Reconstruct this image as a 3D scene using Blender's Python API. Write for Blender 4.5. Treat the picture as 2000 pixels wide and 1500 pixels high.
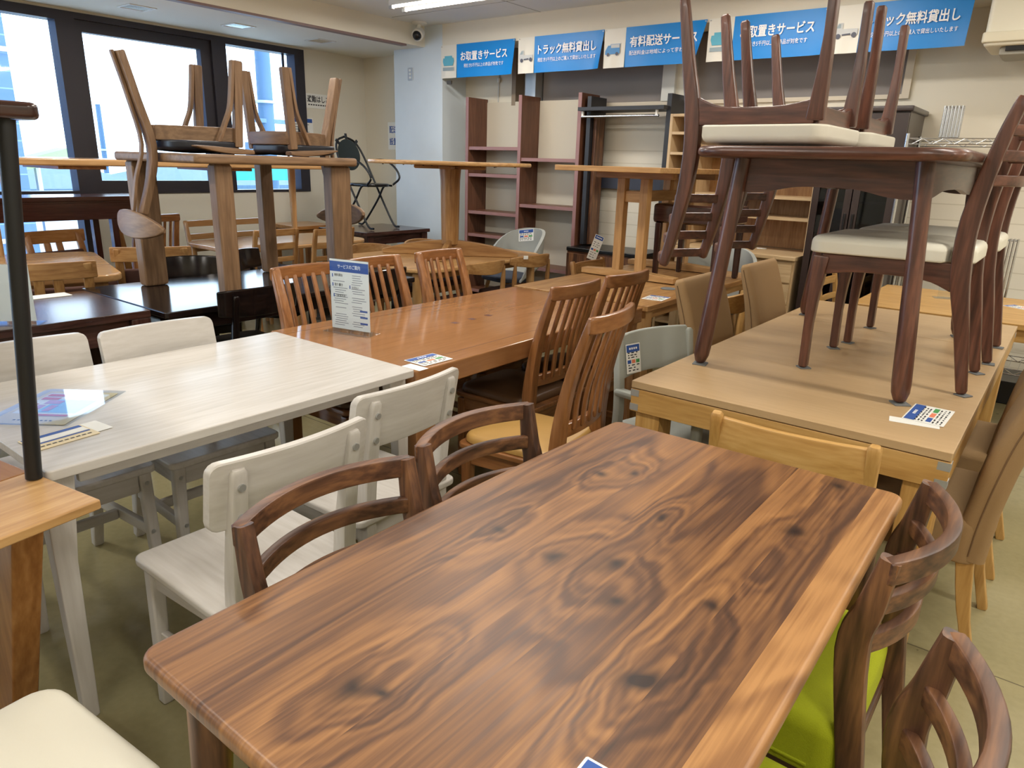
import bpy, bmesh, math, random
from mathutils import Vector, Matrix, Euler
PI = math.pi
R = math.radians
S = bpy.context.scene
COL = S.collection
for o in list(bpy.data.objects):
    bpy.data.objects.remove(o, do_unlink=True)


def sr(r, g, b):
    f = lambda c: (c / 12.92 if c <= 0.04045 else ((c + 0.055) / 1.055) ** 2.4)
    return (f(r / 255), f(g / 255), f(b / 255), 1.0)


# ---------------------------------------------------------------- camera, sky, lamps, exposure
cam_d = bpy.data.cameras.new('camera')
cam = bpy.data.objects.new('camera', cam_d)
COL.objects.link(cam)
S.camera = cam
cam_d.sensor_width = 36.0
cam_d.lens = 36.0 * 1384.9 / 2000.0
cam_d.clip_start = 0.02
cam_d.clip_end = 300
PITCH, ROLL, YAW = R(17.29), R(1.7435), R(-37.637)
fw = Vector((math.sin(YAW) * math.cos(PITCH), math.cos(YAW) * math.cos(PITCH), -math.sin(PITCH)))
r0 = Vector((math.cos(YAW), -math.sin(YAW), 0))
u0 = r0.cross(fw)
rt = r0 * math.cos(ROLL) + u0 * math.sin(ROLL)
up = rt.cross(fw)
m3 = Matrix((rt, up, -fw)).transposed()
cam.matrix_world = Matrix.Translation((0, 0, 1.40)) @ m3.to_4x4()

w = bpy.data.worlds.new('sky')
S.world = w
w.use_nodes = True
bg = w.node_tree.nodes['Background']
bg.inputs[0].default_value = (0.64, 0.82, 1.0, 1)
bg.inputs[1].default_value = 5.2
S.view_settings.view_transform = 'Standard'
S.view_settings.look = 'None'
S.view_settings.exposure = 0.2
S.view_settings.gamma = 1.0
S.view_settings.use_curve_mapping = False
LAMP_W = 20.0
LAMP_COL = (1.0, 0.95, 0.88)
S.cycles.use_denoising = True
S.cycles.max_bounces = 8
S.cycles.sample_clamp_indirect = 6.0


# ---------------------------------------------------------------- materials
def new_mat(name):
    m = bpy.data.materials.new(name)
    m.use_nodes = True
    return m, m.node_tree.nodes, m.node_tree.links, m.node_tree.nodes['Principled BSDF']


_flat = {}


def flat(name, col, rough=0.5, metal=0.0, bump=0.0, bscale=200.0, var=0.0, coat=0.0, emit=0.0, trans=0.0):
    if name in _flat:
        return _flat[name]
    m, n, l, p = new_mat(name)
    c = sr(*col)
    p.inputs['Base Color'].default_value = c
    p.inputs['Roughness'].default_value = rough
    p.inputs['Metallic'].default_value = metal
    p.inputs['Coat Weight'].default_value = coat
    if emit:
        p.inputs['Emission Color'].default_value = c
        p.inputs['Emission Strength'].default_value = emit
    tc = n.new('ShaderNodeTexCoord')
    if bump or var:
        nz = n.new('ShaderNodeTexNoise')
        nz.inputs['Scale'].default_value = bscale
        nz.inputs['Detail'].default_value = 3
        l.new(tc.outputs['Object'], nz.inputs['Vector'])
        if bump:
            b = n.new('ShaderNodeBump')
            b.inputs['Strength'].default_value = bump
            b.inputs['Distance'].default_value = 0.002
            l.new(nz.outputs['Fac'], b.inputs['Height'])
            l.new(b.outputs['Normal'], p.inputs['Normal'])
        if var:
            hs = n.new('ShaderNodeHueSaturation')
            hs.inputs['Color'].default_value = c
            mr = n.new('ShaderNodeMapRange')
            mr.inputs['To Min'].default_value = 1 - var
            mr.inputs['To Max'].default_value = 1 + var
            l.new(nz.outputs['Fac'], mr.inputs['Value'])
            l.new(mr.outputs['Result'], hs.inputs['Value'])
            l.new(hs.outputs['Color'], p.inputs['Base Color'])
    _flat[name] = m
    return m


WOODS = {  # dark, mid, light, roughness, ring contrast, specular coat
    'walnut': ((60, 38, 28), (96, 64, 45), (132, 91, 60), 0.42, 1.0, 0.0),
    'orange': ((136, 92, 54), (156, 110, 70), (172, 126, 84), 0.13, 0.35, 0.0),
    'chairorange': ((112, 70, 36), (140, 92, 52), (160, 110, 66), 0.3, 0.8, 0.2),
    'oak': ((164, 122, 74), (186, 144, 92), (202, 162, 110), 0.38, 0.8, 0.0),
    'oakpale': ((172, 142, 104), (186, 156, 116), (196, 167, 130), 0.34, 0.35, 0.0),
    'oakgold': ((162, 118, 60), (188, 146, 84), (204, 164, 104), 0.4, 0.7, 0.0),
    'oakmid': ((140, 98, 56), (164, 122, 74), (182, 142, 92), 0.36, 0.9, 0.0),
    'oakgrey': ((108, 82, 58), (130, 100, 72), (148, 118, 88), 0.45, 0.8, 0.0),
    'honey': ((140, 88, 42), (164, 112, 60), (182, 132, 80), 0.28, 0.8, 0.2),
    'white': ((186, 180, 172), (199, 194, 187), (209, 205, 200), 0.27, 0.55, 0.0),
    'chocolate': ((58, 34, 26), (90, 55, 42), (118, 75, 57), 0.34, 0.8, 0.15),
    'black': ((14, 11, 12), (24, 18, 18), (38, 28, 26), 0.13, 0.8, 0.0),
    'wenge': ((44, 26, 22), (66, 42, 36), (86, 58, 50), 0.2, 0.8, 0.15),
    'redbrown': ((50, 22, 18), (76, 36, 28), (96, 50, 40), 0.22, 0.5, 0.3),
    'bookcase': ((88, 54, 38), (106, 68, 49), (124, 84, 63), 0.4, 0.7, 0.0),
    'bookedge': ((134, 96, 92), (148, 108, 103), (158, 118, 112), 0.4, 0.4, 0.0),
    'beech': ((172, 128, 82), (190, 148, 100), (204, 164, 118), 0.18, 0.5, 0.15),
    'blond': ((180, 150, 110), (198, 170, 130), (212, 186, 148), 0.4, 0.5, 0.0),
}
_wood = {}


def wood(kind, axis):
    key = kind + '_' + 'xyz'[axis]
    if key in _wood:
        return _wood[key]
    d, mi, li, rough, con, coat = WOODS[kind]
    m, n, l, p = new_mat('wood_' + key)
    tc = n.new('ShaderNodeTexCoord')
    oi = n.new('ShaderNodeObjectInfo')
    mul = n.new('ShaderNodeVectorMath')
    mul.operation = 'MULTIPLY_ADD'
    mul.inputs[1].default_value = (7.3, 5.1, 9.7)
    l.new(oi.outputs['Random'], mul.inputs[0])
    l.new(tc.outputs['Object'], mul.inputs[2])
    mp = n.new('ShaderNodeMapping')
    sc = [1.0, 1.0, 1.0]
    sc[axis] = 0.09
    mp.inputs['Scale'].default_value = sc
    l.new(mul.outputs[0], mp.inputs['Vector'])
    n1 = n.new('ShaderNodeTexNoise')
    n1.inputs['Scale'].default_value = 5.5
    n1.inputs['Detail'].default_value = 2.0
    n1.inputs['Distortion'].default_value = 0.4
    l.new(mp.outputs[0], n1.inputs['Vector'])
    mm = n.new('ShaderNodeMath')
    mm.operation = 'MULTIPLY'
    mm.inputs[1].default_value = 52.0
    l.new(n1.outputs['Fac'], mm.inputs[0])
    sn = n.new('ShaderNodeMath')
    sn.operation = 'SINE'
    l.new(mm.outputs[0], sn.inputs[0])
    n2 = n.new('ShaderNodeTexNoise')
    n2.inputs['Scale'].default_value = 90.0
    n2.inputs['Detail'].default_value = 3.0
    l.new(mp.outputs[0], n2.inputs['Vector'])
    a1 = n.new('ShaderNodeMath')
    a1.operation = 'MULTIPLY_ADD'
    a1.inputs[1].default_value = 0.13 * con
    l.new(sn.outputs[0], a1.inputs[0])
    a0 = n.new('ShaderNodeMath')
    a0.operation = 'MULTIPLY_ADD'
    a0.inputs[1].default_value = con
    a0.inputs[2].default_value = 0.5 - 0.5 * con
    l.new(n2.outputs['Fac'], a0.inputs[0])
    l.new(a0.outputs[0], a1.inputs[2])
    a2 = n.new('ShaderNodeMath')
    a2.operation = 'MULTIPLY_ADD'
    a2.inputs[1].default_value = 0.5 * con
    l.new(n1.outputs['Fac'], a2.inputs[0])
    l.new(a1.outputs[0], a2.inputs[2])
    a3 = n.new('ShaderNodeMath')
    a3.operation = 'SUBTRACT'
    a3.inputs[1].default_value = 0.25 * con
    l.new(a2.outputs[0], a3.inputs[0])
    cr = n.new('ShaderNodeValToRGB')
    e = cr.color_ramp.elements
    e[0].position, e[0].color = 0.22, sr(*d)
    e[1].position, e[1].color = 0.8, sr(*li)
    x = e.new(0.52)
    x.color = sr(*mi)
    l.new(a3.outputs[0], cr.inputs['Fac'])
    l.new(cr.outputs['Color'], p.inputs['Base Color'])
    p.inputs['Roughness'].default_value = rough
    p.inputs['Coat Weight'].default_value = coat
    p.inputs['Coat Roughness'].default_value = 0.12
    if kind == 'white':
        p.inputs['Specular IOR Level'].default_value = 0.15
    _wood[key] = m
    return m


# ---------------------------------------------------------------- mesh helpers
def frame(pts, ref):
    out = []
    n = len(pts)
    for i in range(n):
        a = pts[max(i - 1, 0)]
        b = pts[min(i + 1, n - 1)]
        T = (b - a).normalized()
        W = ref - T * ref.dot(T)
        if W.length < 1e-4:
            W = Vector((1, 0, 0)) - T * T.x
        W.normalize()
        out.append((T, W, T.cross(W)))
    return out


def bar(bm, pts, w, t, r=0.006, ref=(1, 0, 0), seg=2, cap=True):
    """rounded-rectangle section (w along ref, t across) swept along pts; w and t may be lists"""
    pts = [Vector(p) for p in pts]
    n = len(pts)
    w = list(w) if isinstance(w, (list, tuple)) else [w] * n
    t = list(t) if isinstance(t, (list, tuple)) else [t] * n
    fr = frame(pts, Vector(ref))
    rings = []

    def ring(c, W, N, ww, tt, rr):
        rr = max(1e-4, min(rr, ww * 0.49, tt * 0.49))
        vs = []
        for cx, cy, a0 in ((1, 1, 0), (-1, 1, PI / 2), (-1, -1, PI), (1, -1, 1.5 * PI)):
            for k in range(seg + 1):
                a = a0 + PI / 2 * k / seg
                vs.append(bm.verts.new(c + W * (cx * (ww / 2 - rr) + rr * math.cos(a)) + N * (cy * (tt / 2 - rr) + rr * math.sin(a))))
        return vs
    e = min(r, 0.35 * min(min(w), min(t)))
    L0 = (pts[1] - pts[0]).length
    for i in range(n):
        T, W, N = fr[i]
        if cap and i == 0 and L0 > 2.5 * e:
            rings.append(ring(pts[0], W, N, max(w[0] - 1.2 * e, 1e-3), max(t[0] - 1.2 * e, 1e-3), r * 0.7))
            rings.append(ring(pts[0] + T * e, W, N, w[0], t[0], r))
        elif cap and i == n - 1 and (pts[-1] - pts[-2]).length > 2.5 * e:
            rings.append(ring(pts[i] - T * e, W, N, w[i], t[i], r))
            rings.append(ring(pts[i], W, N, max(w[i] - 1.2 * e, 1e-3), max(t[i] - 1.2 * e, 1e-3), r * 0.7))
        else:
            rings.append(ring(pts[i], W, N, w[i], t[i], r))
    for a, b in zip(rings, rings[1:]):
        k = len(a)
        for j in range(k):
            bm.faces.new((a[j], a[(j + 1) % k], b[(j + 1) % k], b[j]))
    bm.faces.new(list(reversed(rings[0])))
    bm.faces.new(rings[-1])
    return bm


def box(bm, c, s, r=0.004, seg=2):
    x, y, z = c
    sx, sy, sz = s
    if sz >= max(sx, sy):
        return bar(bm, [(x, y, z - sz / 2), (x, y, z + sz / 2)], sx, sy, r, (1, 0, 0), seg)
    if sx >= sy:
        return bar(bm, [(x - sx / 2, y, z), (x + sx / 2, y, z)], sy, sz, r, (0, 1, 0), seg)
    return bar(bm, [(x, y - sy / 2, z), (x, y + sy / 2, z)], sx, sz, r, (1, 0, 0), seg)


def sbox(bm, x0, x1, y0, y1, z0, z1):
    v = [bm.verts.new(p) for p in ((x0, y0, z0), (x1, y0, z0), (x1, y1, z0), (x0, y1, z0), (x0, y0, z1), (x1, y0, z1), (x1, y1, z1), (x0, y1, z1))]
    for f in ((3, 2, 1, 0), (4, 5, 6, 7), (0, 1, 5, 4), (1, 2, 6, 5), (2, 3, 7, 6), (3, 0, 4, 7)):
        bm.faces.new([v[i] for i in f])
    return bm


def tube(bm, pts, r, n=10):
    pts = [Vector(p) for p in pts]
    rr = list(r) if isinstance(r, (list, tuple)) else [r] * len(pts)
    ref = Vector((0.123, 0.31, 0.94))
    T0 = (pts[1] - pts[0]).normalized()
    if abs(T0.dot(ref.normalized())) > 0.9:
        ref = Vector((0.95, 0.2, 0.1))
    fr = frame(pts, ref)
    rings = []
    for p, (T, W, N), q in zip(pts, fr, rr):
        rings.append([bm.verts.new(p + (W * math.cos(2 * PI * k / n) + N * math.sin(2 * PI * k / n)) * q) for k in range(n)])
    for a, b in zip(rings, rings[1:]):
        for j in range(n):
            bm.faces.new((a[j], a[(j + 1) % n], b[(j + 1) % n], b[j]))
    bm.faces.new(list(reversed(rings[0])))
    bm.faces.new(rings[-1])
    return bm


def smooth_path(pts, k=6):
    """Catmull-Rom through the points"""
    P = [Vector(p) for p in pts]
    P = [P[0] * 2 - P[1]] + P + [P[-1] * 2 - P[-2]]
    out = []
    for i in range(1, len(P) - 2):
        a, b, c, d = P[i - 1:i + 3]
        for j in range(k):
            t = j / k
            out.append(0.5 * ((2 * b) + (c - a) * t + (2 * a - 5 * b + 4 * c - d) * t * t + (3 * b - a - 3 * c + d) * t ** 3))
    out.append(P[-2].copy())
    return out


def rrect(w, d, r, n=6, cx=0.0, cy=0.0):
    r = min(r, w * 0.499, d * 0.499)
    out = []
    for sx, sy, a0 in ((1, 1, 0), (-1, 1, PI / 2), (-1, -1, PI), (1, -1, 1.5 * PI)):
        for k in range(n + 1):
            a = a0 + PI / 2 * k / n
            out.append((cx + sx * (w / 2 - r) + r * math.cos(a), cy + sy * (d / 2 - r) + r * math.sin(a)))
    return out


def inset(o, d):
    n = len(o)
    res = []
    for i in range(n):
        p0, p1, p2 = Vector(o[i - 1]), Vector(o[i]), Vector(o[(i + 1) % n])
        e1, e2 = (p1 - p0), (p2 - p1)
        if e1.length < 1e-9:
            e1 = e2
        if e2.length < 1e-9:
            e2 = e1
        n1 = Vector((-e1.y, e1.x)).normalized()
        n2 = Vector((-e2.y, e2.x)).normalized()
        b = n1 + n2
        b = b / max(b.length_squared / 2, 0.3)
        res.append(p1 + b * d)
    return res


def plate(bm, o, z0, z1, r=0.004, seg=3, dome=0.0, rb=None, mat=None):
    """outline (counter-clockwise) extruded from z0 to z1 with rounded edges; dome swells the top. mat: 4x4 placing it"""
    rb = r if rb is None else rb
    prof = []
    for k in range(seg + 1):
        a = PI / 2 * k / seg
        prof.append((rb * (1 - math.sin(a)), z0 + rb * (1 - math.cos(a))))
    for k in range(seg + 1):
        a = PI / 2 * k / seg
        prof.append((r * (1 - math.cos(a)), z1 - r * (1 - math.sin(a))))
    M = mat or Matrix()
    rings = []
    for d, z in prof:
        q = inset(o, d) if d > 1e-6 else [Vector(p) for p in o]
        rings.append([bm.verts.new(M @ Vector((p[0], p[1], z))) for p in q])
    last = inset(o, r)
    if dome:
        cx = sum(p[0] for p in last) / len(last)
        cy = sum(p[1] for p in last) / len(last)
        for s in (0.86, 0.68, 0.46, 0.22):
            rings.append([bm.verts.new(M @ Vector((cx + (p[0] - cx) * s, cy + (p[1] - cy) * s, z1 + dome * (1 - s * s)))) for p in last])
    for a, b in zip(rings, rings[1:]):
        k = len(a)
        for j in range(k):
            bm.faces.new((a[j], a[(j + 1) % k], b[(j + 1) % k], b[j]))
    bm.faces.new(list(reversed(rings[0])))
    bm.faces.new(rings[-1])
    return bm


def lathe(bm, prof, n=20, c=(0, 0, 0), axis=None):
    M = axis or Matrix()
    rings = []
    for r, z in prof:
        rings.append([bm.verts.new(M @ Vector((c[0] + r * math.cos(2 * PI * k / n), c[1] + r * math.sin(2 * PI * k / n), c[2] + z))) for k in range(n)])
    for a, b in zip(rings, rings[1:]):
        for j in range(n):
            bm.faces.new((a[j], a[(j + 1) % n], b[(j + 1) % n], b[j]))
    bm.faces.new(list(reversed(rings[0])))
    bm.faces.new(rings[-1])
    return bm


def B():
    return bmesh.new()


def obj(name, bm, m, parent=None, sharp=38, label=None):
    """link the bmesh as ONE mesh object; m is a material, or a wood kind whose grain follows the longest side"""
    bmesh.ops.recalc_face_normals(bm, faces=bm.faces)
    me = bpy.data.meshes.new(name)
    if isinstance(m, str):
        lo = [min(v.co[i] for v in bm.verts) for i in range(3)]
        hi = [max(v.co[i] for v in bm.verts) for i in range(3)]
        d = [hi[i] - lo[i] for i in range(3)]
        m = wood(m, d.index(max(d)))
    bm.to_mesh(me)
    bm.free()
    me.materials.append(m)
    for p in me.polygons:
        p.use_smooth = True
    me.set_sharp_from_angle(angle=R(sharp))
    o = bpy.data.objects.new(name, me)
    COL.objects.link(o)
    wn = o.modifiers.new('even_normals', 'WEIGHTED_NORMAL')
    wn.keep_sharp = True
    wn.weight = 90
    if parent is not None:
        o.parent = parent
    if label:
        o['label'] = label
    return o


def tag(o, label, cat, group=None, kind=None):
    o['label'] = label
    o['category'] = cat
    if group:
        o['group'] = group
    if kind:
        o['kind'] = kind
    return o


def thing(name, label, cat, loc=(0, 0, 0), rot=0.0, group=None):
    o = bpy.data.objects.new(name, None)
    o.empty_display_size = 0.1
    COL.objects.link(o)
    o.location = loc
    o.rotation_euler = rot if isinstance(rot, (tuple, list)) else (0, 0, rot)
    return tag(o, label, cat, group)


def dup(root, loc, rot, label, group=None):
    r = root.copy()
    COL.objects.link(r)
    r.location = loc
    r.rotation_euler = rot if isinstance(rot, (tuple, list)) else (0, 0, rot)
    r['label'] = label
    if group:
        r['group'] = group
    for ch in list(root.children):
        c = ch.copy()
        COL.objects.link(c)
        c.parent = r
        for g in list(ch.children):
            q = g.copy()
            COL.objects.link(q)
            q.parent = c
    return r


def struct(name, bm, m, parent=None, sharp=30):
    o = obj(name, bm, m, parent, sharp)
    if parent is None:
        o['kind'] = 'structure'
    return o


def sstruct(name, boxes, m, parent=None):
    bm = B()
    for b in boxes:
        sbox(bm, *b)
    return struct(name, bm, m, parent)


def text(name, body, width, height, m, parent, loc, rot=(0, 0, 0), bold=0.0, align='CENTER'):
    """lettering as a flat mesh of its own, fitted to width (and no taller than height), centred on loc"""
    cu = bpy.data.curves.new(name, 'FONT')
    cu.body = body
    cu.offset = bold
    cu.resolution_u = 3
    t = bpy.data.objects.new(name, cu)
    COL.objects.link(t)
    dg = bpy.context.evaluated_depsgraph_get()
    me = bpy.data.meshes.new_from_object(t.evaluated_get(dg))
    bpy.data.objects.remove(t, do_unlink=True)
    bpy.data.curves.remove(cu)
    xs = [v.co.x for v in me.vertices]
    ys = [v.co.y for v in me.vertices]
    sx = width / (max(xs) - min(xs))
    sy = min(sx * 1.25, height / (max(ys) - min(ys)))
    cx, cy = (max(xs) + min(xs)) / 2, (max(ys) + min(ys)) / 2
    for v in me.vertices:
        v.co = ((v.co.x - cx) * sx, (v.co.y - cy) * sy, 0)
    me.materials.clear()
    me.materials.append(m)
    me.name = name
    o = bpy.data.objects.new(name, me)
    COL.objects.link(o)
    o.parent = parent
    o.location = loc
    o.rotation_euler = rot
    return o


def rects(name, items, m, parent, z=0.0006):
    """flat printed rectangles (x0, x1, y0, y1) in the parent's plane as one mesh"""
    bm = B()
    for x0, x1, y0, y1 in items:
        v = [bm.verts.new((x0, y0, z)), bm.verts.new((x1, y0, z)), bm.verts.new((x1, y1, z)), bm.verts.new((x0, y1, z))]
        bm.faces.new(v)
    return obj(name, bm, m, parent)


# common plain materials
M_CREAM = flat('cream_leather', (218, 213, 196), 0.42, bump=0.12, bscale=260)
M_TAN = flat('tan_leather', (186, 146, 82), 0.4, bump=0.1, bscale=260)
M_BROWNLEATHER = flat('brown_leather', (92, 66, 44), 0.38, bump=0.1, bscale=260)
M_LIME = flat('lime_fabric', (166, 174, 14), 0.85, bump=0.5, bscale=500, var=0.12)
M_BEIGE = flat('beige_fabric', (152, 122, 84), 0.9, bump=0.5, bscale=600, var=0.08)
M_BLACKSEAT = flat('black_leather', (24, 26, 36), 0.38, bump=0.1, bscale=300)
M_BROWNFAB = flat('brown_fabric', (84, 56, 48), 0.9, bump=0.5, bscale=500, var=0.1)
M_STEEL = flat('chrome', (200, 202, 205), 0.22, 1.0)
M_BLACKSTEEL = flat('black_steel', (9, 10, 13), 0.45)
M_ALU = flat('brushed_aluminium', (188, 190, 190), 0.45, 0.7)
M_GREYPLASTIC = flat('pale_grey_plastic', (166, 170, 162), 0.5)
M_FELT = flat('grey_felt', (112, 114, 114), 0.95, bump=0.6, bscale=700, var=0.25)
M_SHELL = flat('light_grey_felt_fabric', (172, 174, 168), 0.9, bump=0.4, bscale=500, var=0.06)
M_NAVY = flat('dark_seat_fabric', (60, 66, 80), 0.8)
M_PAPER = flat('white_paper', (236, 236, 230), 0.5)
M_PAPER2 = flat('cream_paper', (226, 206, 158), 0.35)
M_BLUE = flat('print_blue', (44, 84, 160), 0.5)
M_BANNER = flat('banner_blue', (0, 132, 214), 0.38)
M_BANNERW = flat('banner_white', (226, 222, 210), 0.42)
M_WHITEINK = flat('white_ink', (248, 248, 248), 0.5)
M_INK = flat('black_ink', (40, 40, 44), 0.6)
M_GREYINK = flat('grey_ink', (130, 132, 140), 0.6)
M_ORANGEINK = flat('orange_ink', (226, 130, 96), 0.6)
M_GREENINK = flat('green_ink', (70, 150, 80), 0.6)
M_PINKINK = flat('pink_ink', (204, 150, 190), 0.4)
M_REDINK = flat('red_ink', (214, 84, 60), 0.4)
M_CYANINK = flat('pale_blue_ink', (150, 200, 236), 0.3)
M_WHITEPL = flat('white_plastic', (232, 232, 226), 0.4)
M_BLACKPL = flat('black_plastic', (18, 18, 20), 0.3)


def clear_mat(name, tint, gloss=0.06):
    m, n, l, p = new_mat(name)
    n.remove(p)
    out = n['Material Output']
    tr = n.new('ShaderNodeBsdfTransparent')
    tr.inputs[0].default_value = tint
    gl = n.new('ShaderNodeBsdfGlossy')
    gl.inputs['Roughness'].default_value = 0.03
    lw = n.new('ShaderNodeLayerWeight')
    lw.inputs[0].default_value = 0.5
    pw = n.new('ShaderNodeMath')
    pw.operation = 'POWER'
    pw.inputs[1].default_value = 4.0
    l.new(lw.outputs['Facing'], pw.inputs[0])
    fr = n.new('ShaderNodeMath')
    fr.operation = 'MULTIPLY_ADD'
    fr.inputs[1].default_value = 0.5
    fr.inputs[2].default_value = 0.04
    l.new(pw.outputs[0], fr.inputs[0])
    mx = n.new('ShaderNodeMixShader')
    l.new(fr.outputs[0], mx.inputs[0])
    l.new(tr.outputs[0], mx.inputs[1])
    l.new(gl.outputs[0], mx.inputs[2])
    l.new(mx.outputs[0], out.inputs[0])
    return m


M_GLASS = clear_mat('window_glass', (0.97, 0.985, 1, 1))
M_ACRYL = clear_mat('clear_acrylic', (0.93, 0.96, 0.99, 1))

# ================================================================ the setting
XW, YB, YP, ZC, ZS = -6.92, 6.06, 5.70, 2.705, 2.51      # window wall, back wall, pillar face, ceiling, soffit
XE, YF = 4.4, -4.2
M_WALL = flat('cream_wallpaper', (222, 215, 198), 0.8, bump=0.15, bscale=160, var=0.03)
M_WALL2 = flat('grey_cream_wallpaper', (222, 216, 200), 0.8, bump=0.15, bscale=160, var=0.03)
M_CEIL = flat('ceiling_board', (226, 230, 230), 0.85, var=0.02, bscale=3)
M_SOFFIT = flat('soffit_paint', (226, 222, 208), 0.85)
M_PILLAR = flat('pillar_paint', (208, 218, 224), 0.55, var=0.05, bscale=5, bump=0.1)
M_FRAME = flat('dark_window_frame', (50, 46, 52), 0.4, 0.2)
M_RECESS = flat('grey_window_boards', (134, 126, 122), 0.6, var=0.05, bscale=4)
M_LEDGE = flat('pale_ledge', (208, 196, 176), 0.6)


def floor_mat():
    m, n, l, p = new_mat('polished_vinyl_floor')
    tc = n.new('ShaderNodeTexCoord')
    a = n.new('ShaderNodeTexNoise')
    a.inputs['Scale'].default_value = 1.4
    a.inputs['Detail'].default_value = 6
    a.inputs['Roughness'].default_value = 0.65
    l.new(tc.outputs['Object'], a.inputs['Vector'])
    b = n.new('ShaderNodeTexNoise')
    b.inputs['Scale'].default_value = 46
    b.inputs['Detail'].default_value = 4
    l.new(tc.outputs['Object'], b.inputs['Vector'])
    ad = n.new('ShaderNodeMath')
    ad.operation = 'MULTIPLY_ADD'
    ad.inputs[1].default_value = 0.35
    l.new(b.outputs['Fac'], ad.inputs[0])
    l.new(a.outputs['Fac'], ad.inputs[2])
    cr = n.new('ShaderNodeValToRGB')
    e = cr.color_ramp.elements
    e[0].position, e[0].color = 0.4, sr(140, 132, 96)
    e[1].position, e[1].color = 0.88, sr(164, 154, 116)
    l.new(ad.outputs[0], cr.inputs['Fac'])
    # scuffs and specks
    v = n.new('ShaderNodeTexVoronoi')
    v.inputs['Scale'].default_value = 5.5
    l.new(tc.outputs['Object'], v.inputs['Vector'])
    lt = n.new('ShaderNodeMath')
    lt.operation = 'LESS_THAN'
    lt.inputs[1].default_value = 0.045
    l.new(v.outputs['Distance'], lt.inputs[0])
    mx = n.new('ShaderNodeMix')
    mx.data_type = 'RGBA'
    mx.inputs['B'].default_value = sr(88, 80, 62)
    sc = n.new('ShaderNodeMath')
    sc.operation = 'MULTIPLY'
    sc.inputs[1].default_value = 0.6
    l.new(lt.outputs[0], sc.inputs[0])
    l.new(sc.outputs[0], mx.inputs['Factor'])
    l.new(cr.outputs['Color'], mx.inputs['A'])
    # sheet seams every 1.82 m
    sx = n.new('ShaderNodeSeparateXYZ')
    l.new(tc.outputs['Object'], sx.inputs[0])
    pp = n.new('ShaderNodeMath')
    pp.operation = 'PINGPONG'
    pp.inputs[1].default_value = 0.91
    ofs = n.new('ShaderNodeMath')
    ofs.operation = 'ADD'
    ofs.inputs[1].default_value = 20.02 - 2.27
    l.new(sx.outputs['Y'], ofs.inputs[0])
    l.new(ofs.outputs[0], pp.inputs[0])
    l2 = n.new('ShaderNodeMath')
    l2.operation = 'LESS_THAN'
    l2.inputs[1].default_value = 0.0025
    l.new(pp.outputs[0], l2.inputs[0])
    m2 = n.new('ShaderNodeMix')
    m2.data_type = 'RGBA'
    m2.inputs['B'].default_value = sr(104, 96, 76)
    l.new(l2.outputs[0], m2.inputs['Factor'])
    l.new(mx.outputs['Result'], m2.inputs['A'])
    l.new(m2.outputs['Result'], p.inputs['Base Color'])
    rr = n.new('ShaderNodeMapRange')
    rr.inputs['To Min'].default_value = 0.1
    rr.inputs['To Max'].default_value = 0.22
    l.new(a.outputs['Fac'], rr.inputs['Value'])
    l.new(rr.outputs['Result'], p.inputs['Roughness'])
    return m


def siding_mat():
    m, n, l, p = new_mat('cream_boarded_wall')
    tc = n.new('ShaderNodeTexCoord')
    sx = n.new('ShaderNodeSeparateXYZ')
    l.new(tc.outputs['Object'], sx.inputs[0])
    pp = n.new('ShaderNodeMath')
    pp.operation = 'PINGPONG'
    pp.inputs[1].default_value = 0.055
    l.new(sx.outputs['Z'], pp.inputs[0])
    lt = n.new('ShaderNodeMath')
    lt.operation = 'LESS_THAN'
    lt.inputs[1].default_value = 0.004
    l.new(pp.outputs[0], lt.inputs[0])
    mx = n.new('ShaderNodeMix')
    mx.data_type = 'RGBA'
    mx.inputs['A'].default_value = sr(224, 217, 200)
    mx.inputs['B'].default_value = sr(206, 198, 178)
    lo_ = n.new('ShaderNodeMath')
    lo_.operation = 'LESS_THAN'
    lo_.inputs[1].default_value = 1.58
    l.new(sx.outputs['Z'], lo_.inputs[0])
    both = n.new('ShaderNodeMath')
    both.operation = 'MULTIPLY'
    l.new(lt.outputs[0], both.inputs[0])
    l.new(lo_.outputs[0], both.inputs[1])
    l.new(both.outputs[0], mx.inputs['Factor'])
    l.new(mx.outputs['Result'], p.inputs['Base Color'])
    p.inputs['Roughness'].default_value = 0.7
    return m


sstruct('floor', [(XW - 0.2, XE + 0.1, YF - 0.1, YB + 0.4, -0.12, 0.0)], floor_mat())
sstruct('ceiling', [(XW - 0.2, XE + 0.1, YF - 0.1, YB + 0.4, ZC, ZC + 0.1)], M_CEIL)
# ceiling board seams
bm = B()
for y in (5.2, 3.4, 1.6, -0.2, -2.0):
    sbox(bm, -5.6, XE, y - 0.003, y + 0.003, ZC - 0.002, ZC + 0.01)
for x in (-4.2, -2.4, -0.6, 1.2, 3.0):
    sbox(bm, x - 0.003, x + 0.003, YF, YP, ZC - 0.002, ZC + 0.01)
struct('trim_5', bm, flat('seam_grey', (150, 152, 150), 0.8))
sstruct('wall_right', [(XE, XE + 0.1, YF - 0.1, YB + 0.3, 0, ZC)], M_WALL)
sstruct('wall_front', [(XW - 0.1, XE, YF - 0.1, YF, 0, ZC)], M_WALL)
# window wall: solid parts round the openings
Y1, Y2, Y3 = 2.83, 4.10, 5.13
ZB = 1.03
sstruct('wall_left', [(XW - 0.16, XW, Y1, Y3, 0, ZB), (XW - 0.16, XW, Y3, YB + 0.3, 0, ZC),
                      (XW - 0.16, XW, YF - 0.1, Y3, 2.49, ZC), (XW - 0.16, XW, YF - 0.1, -3.1, 0, 2.49)], M_WALL2)
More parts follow.
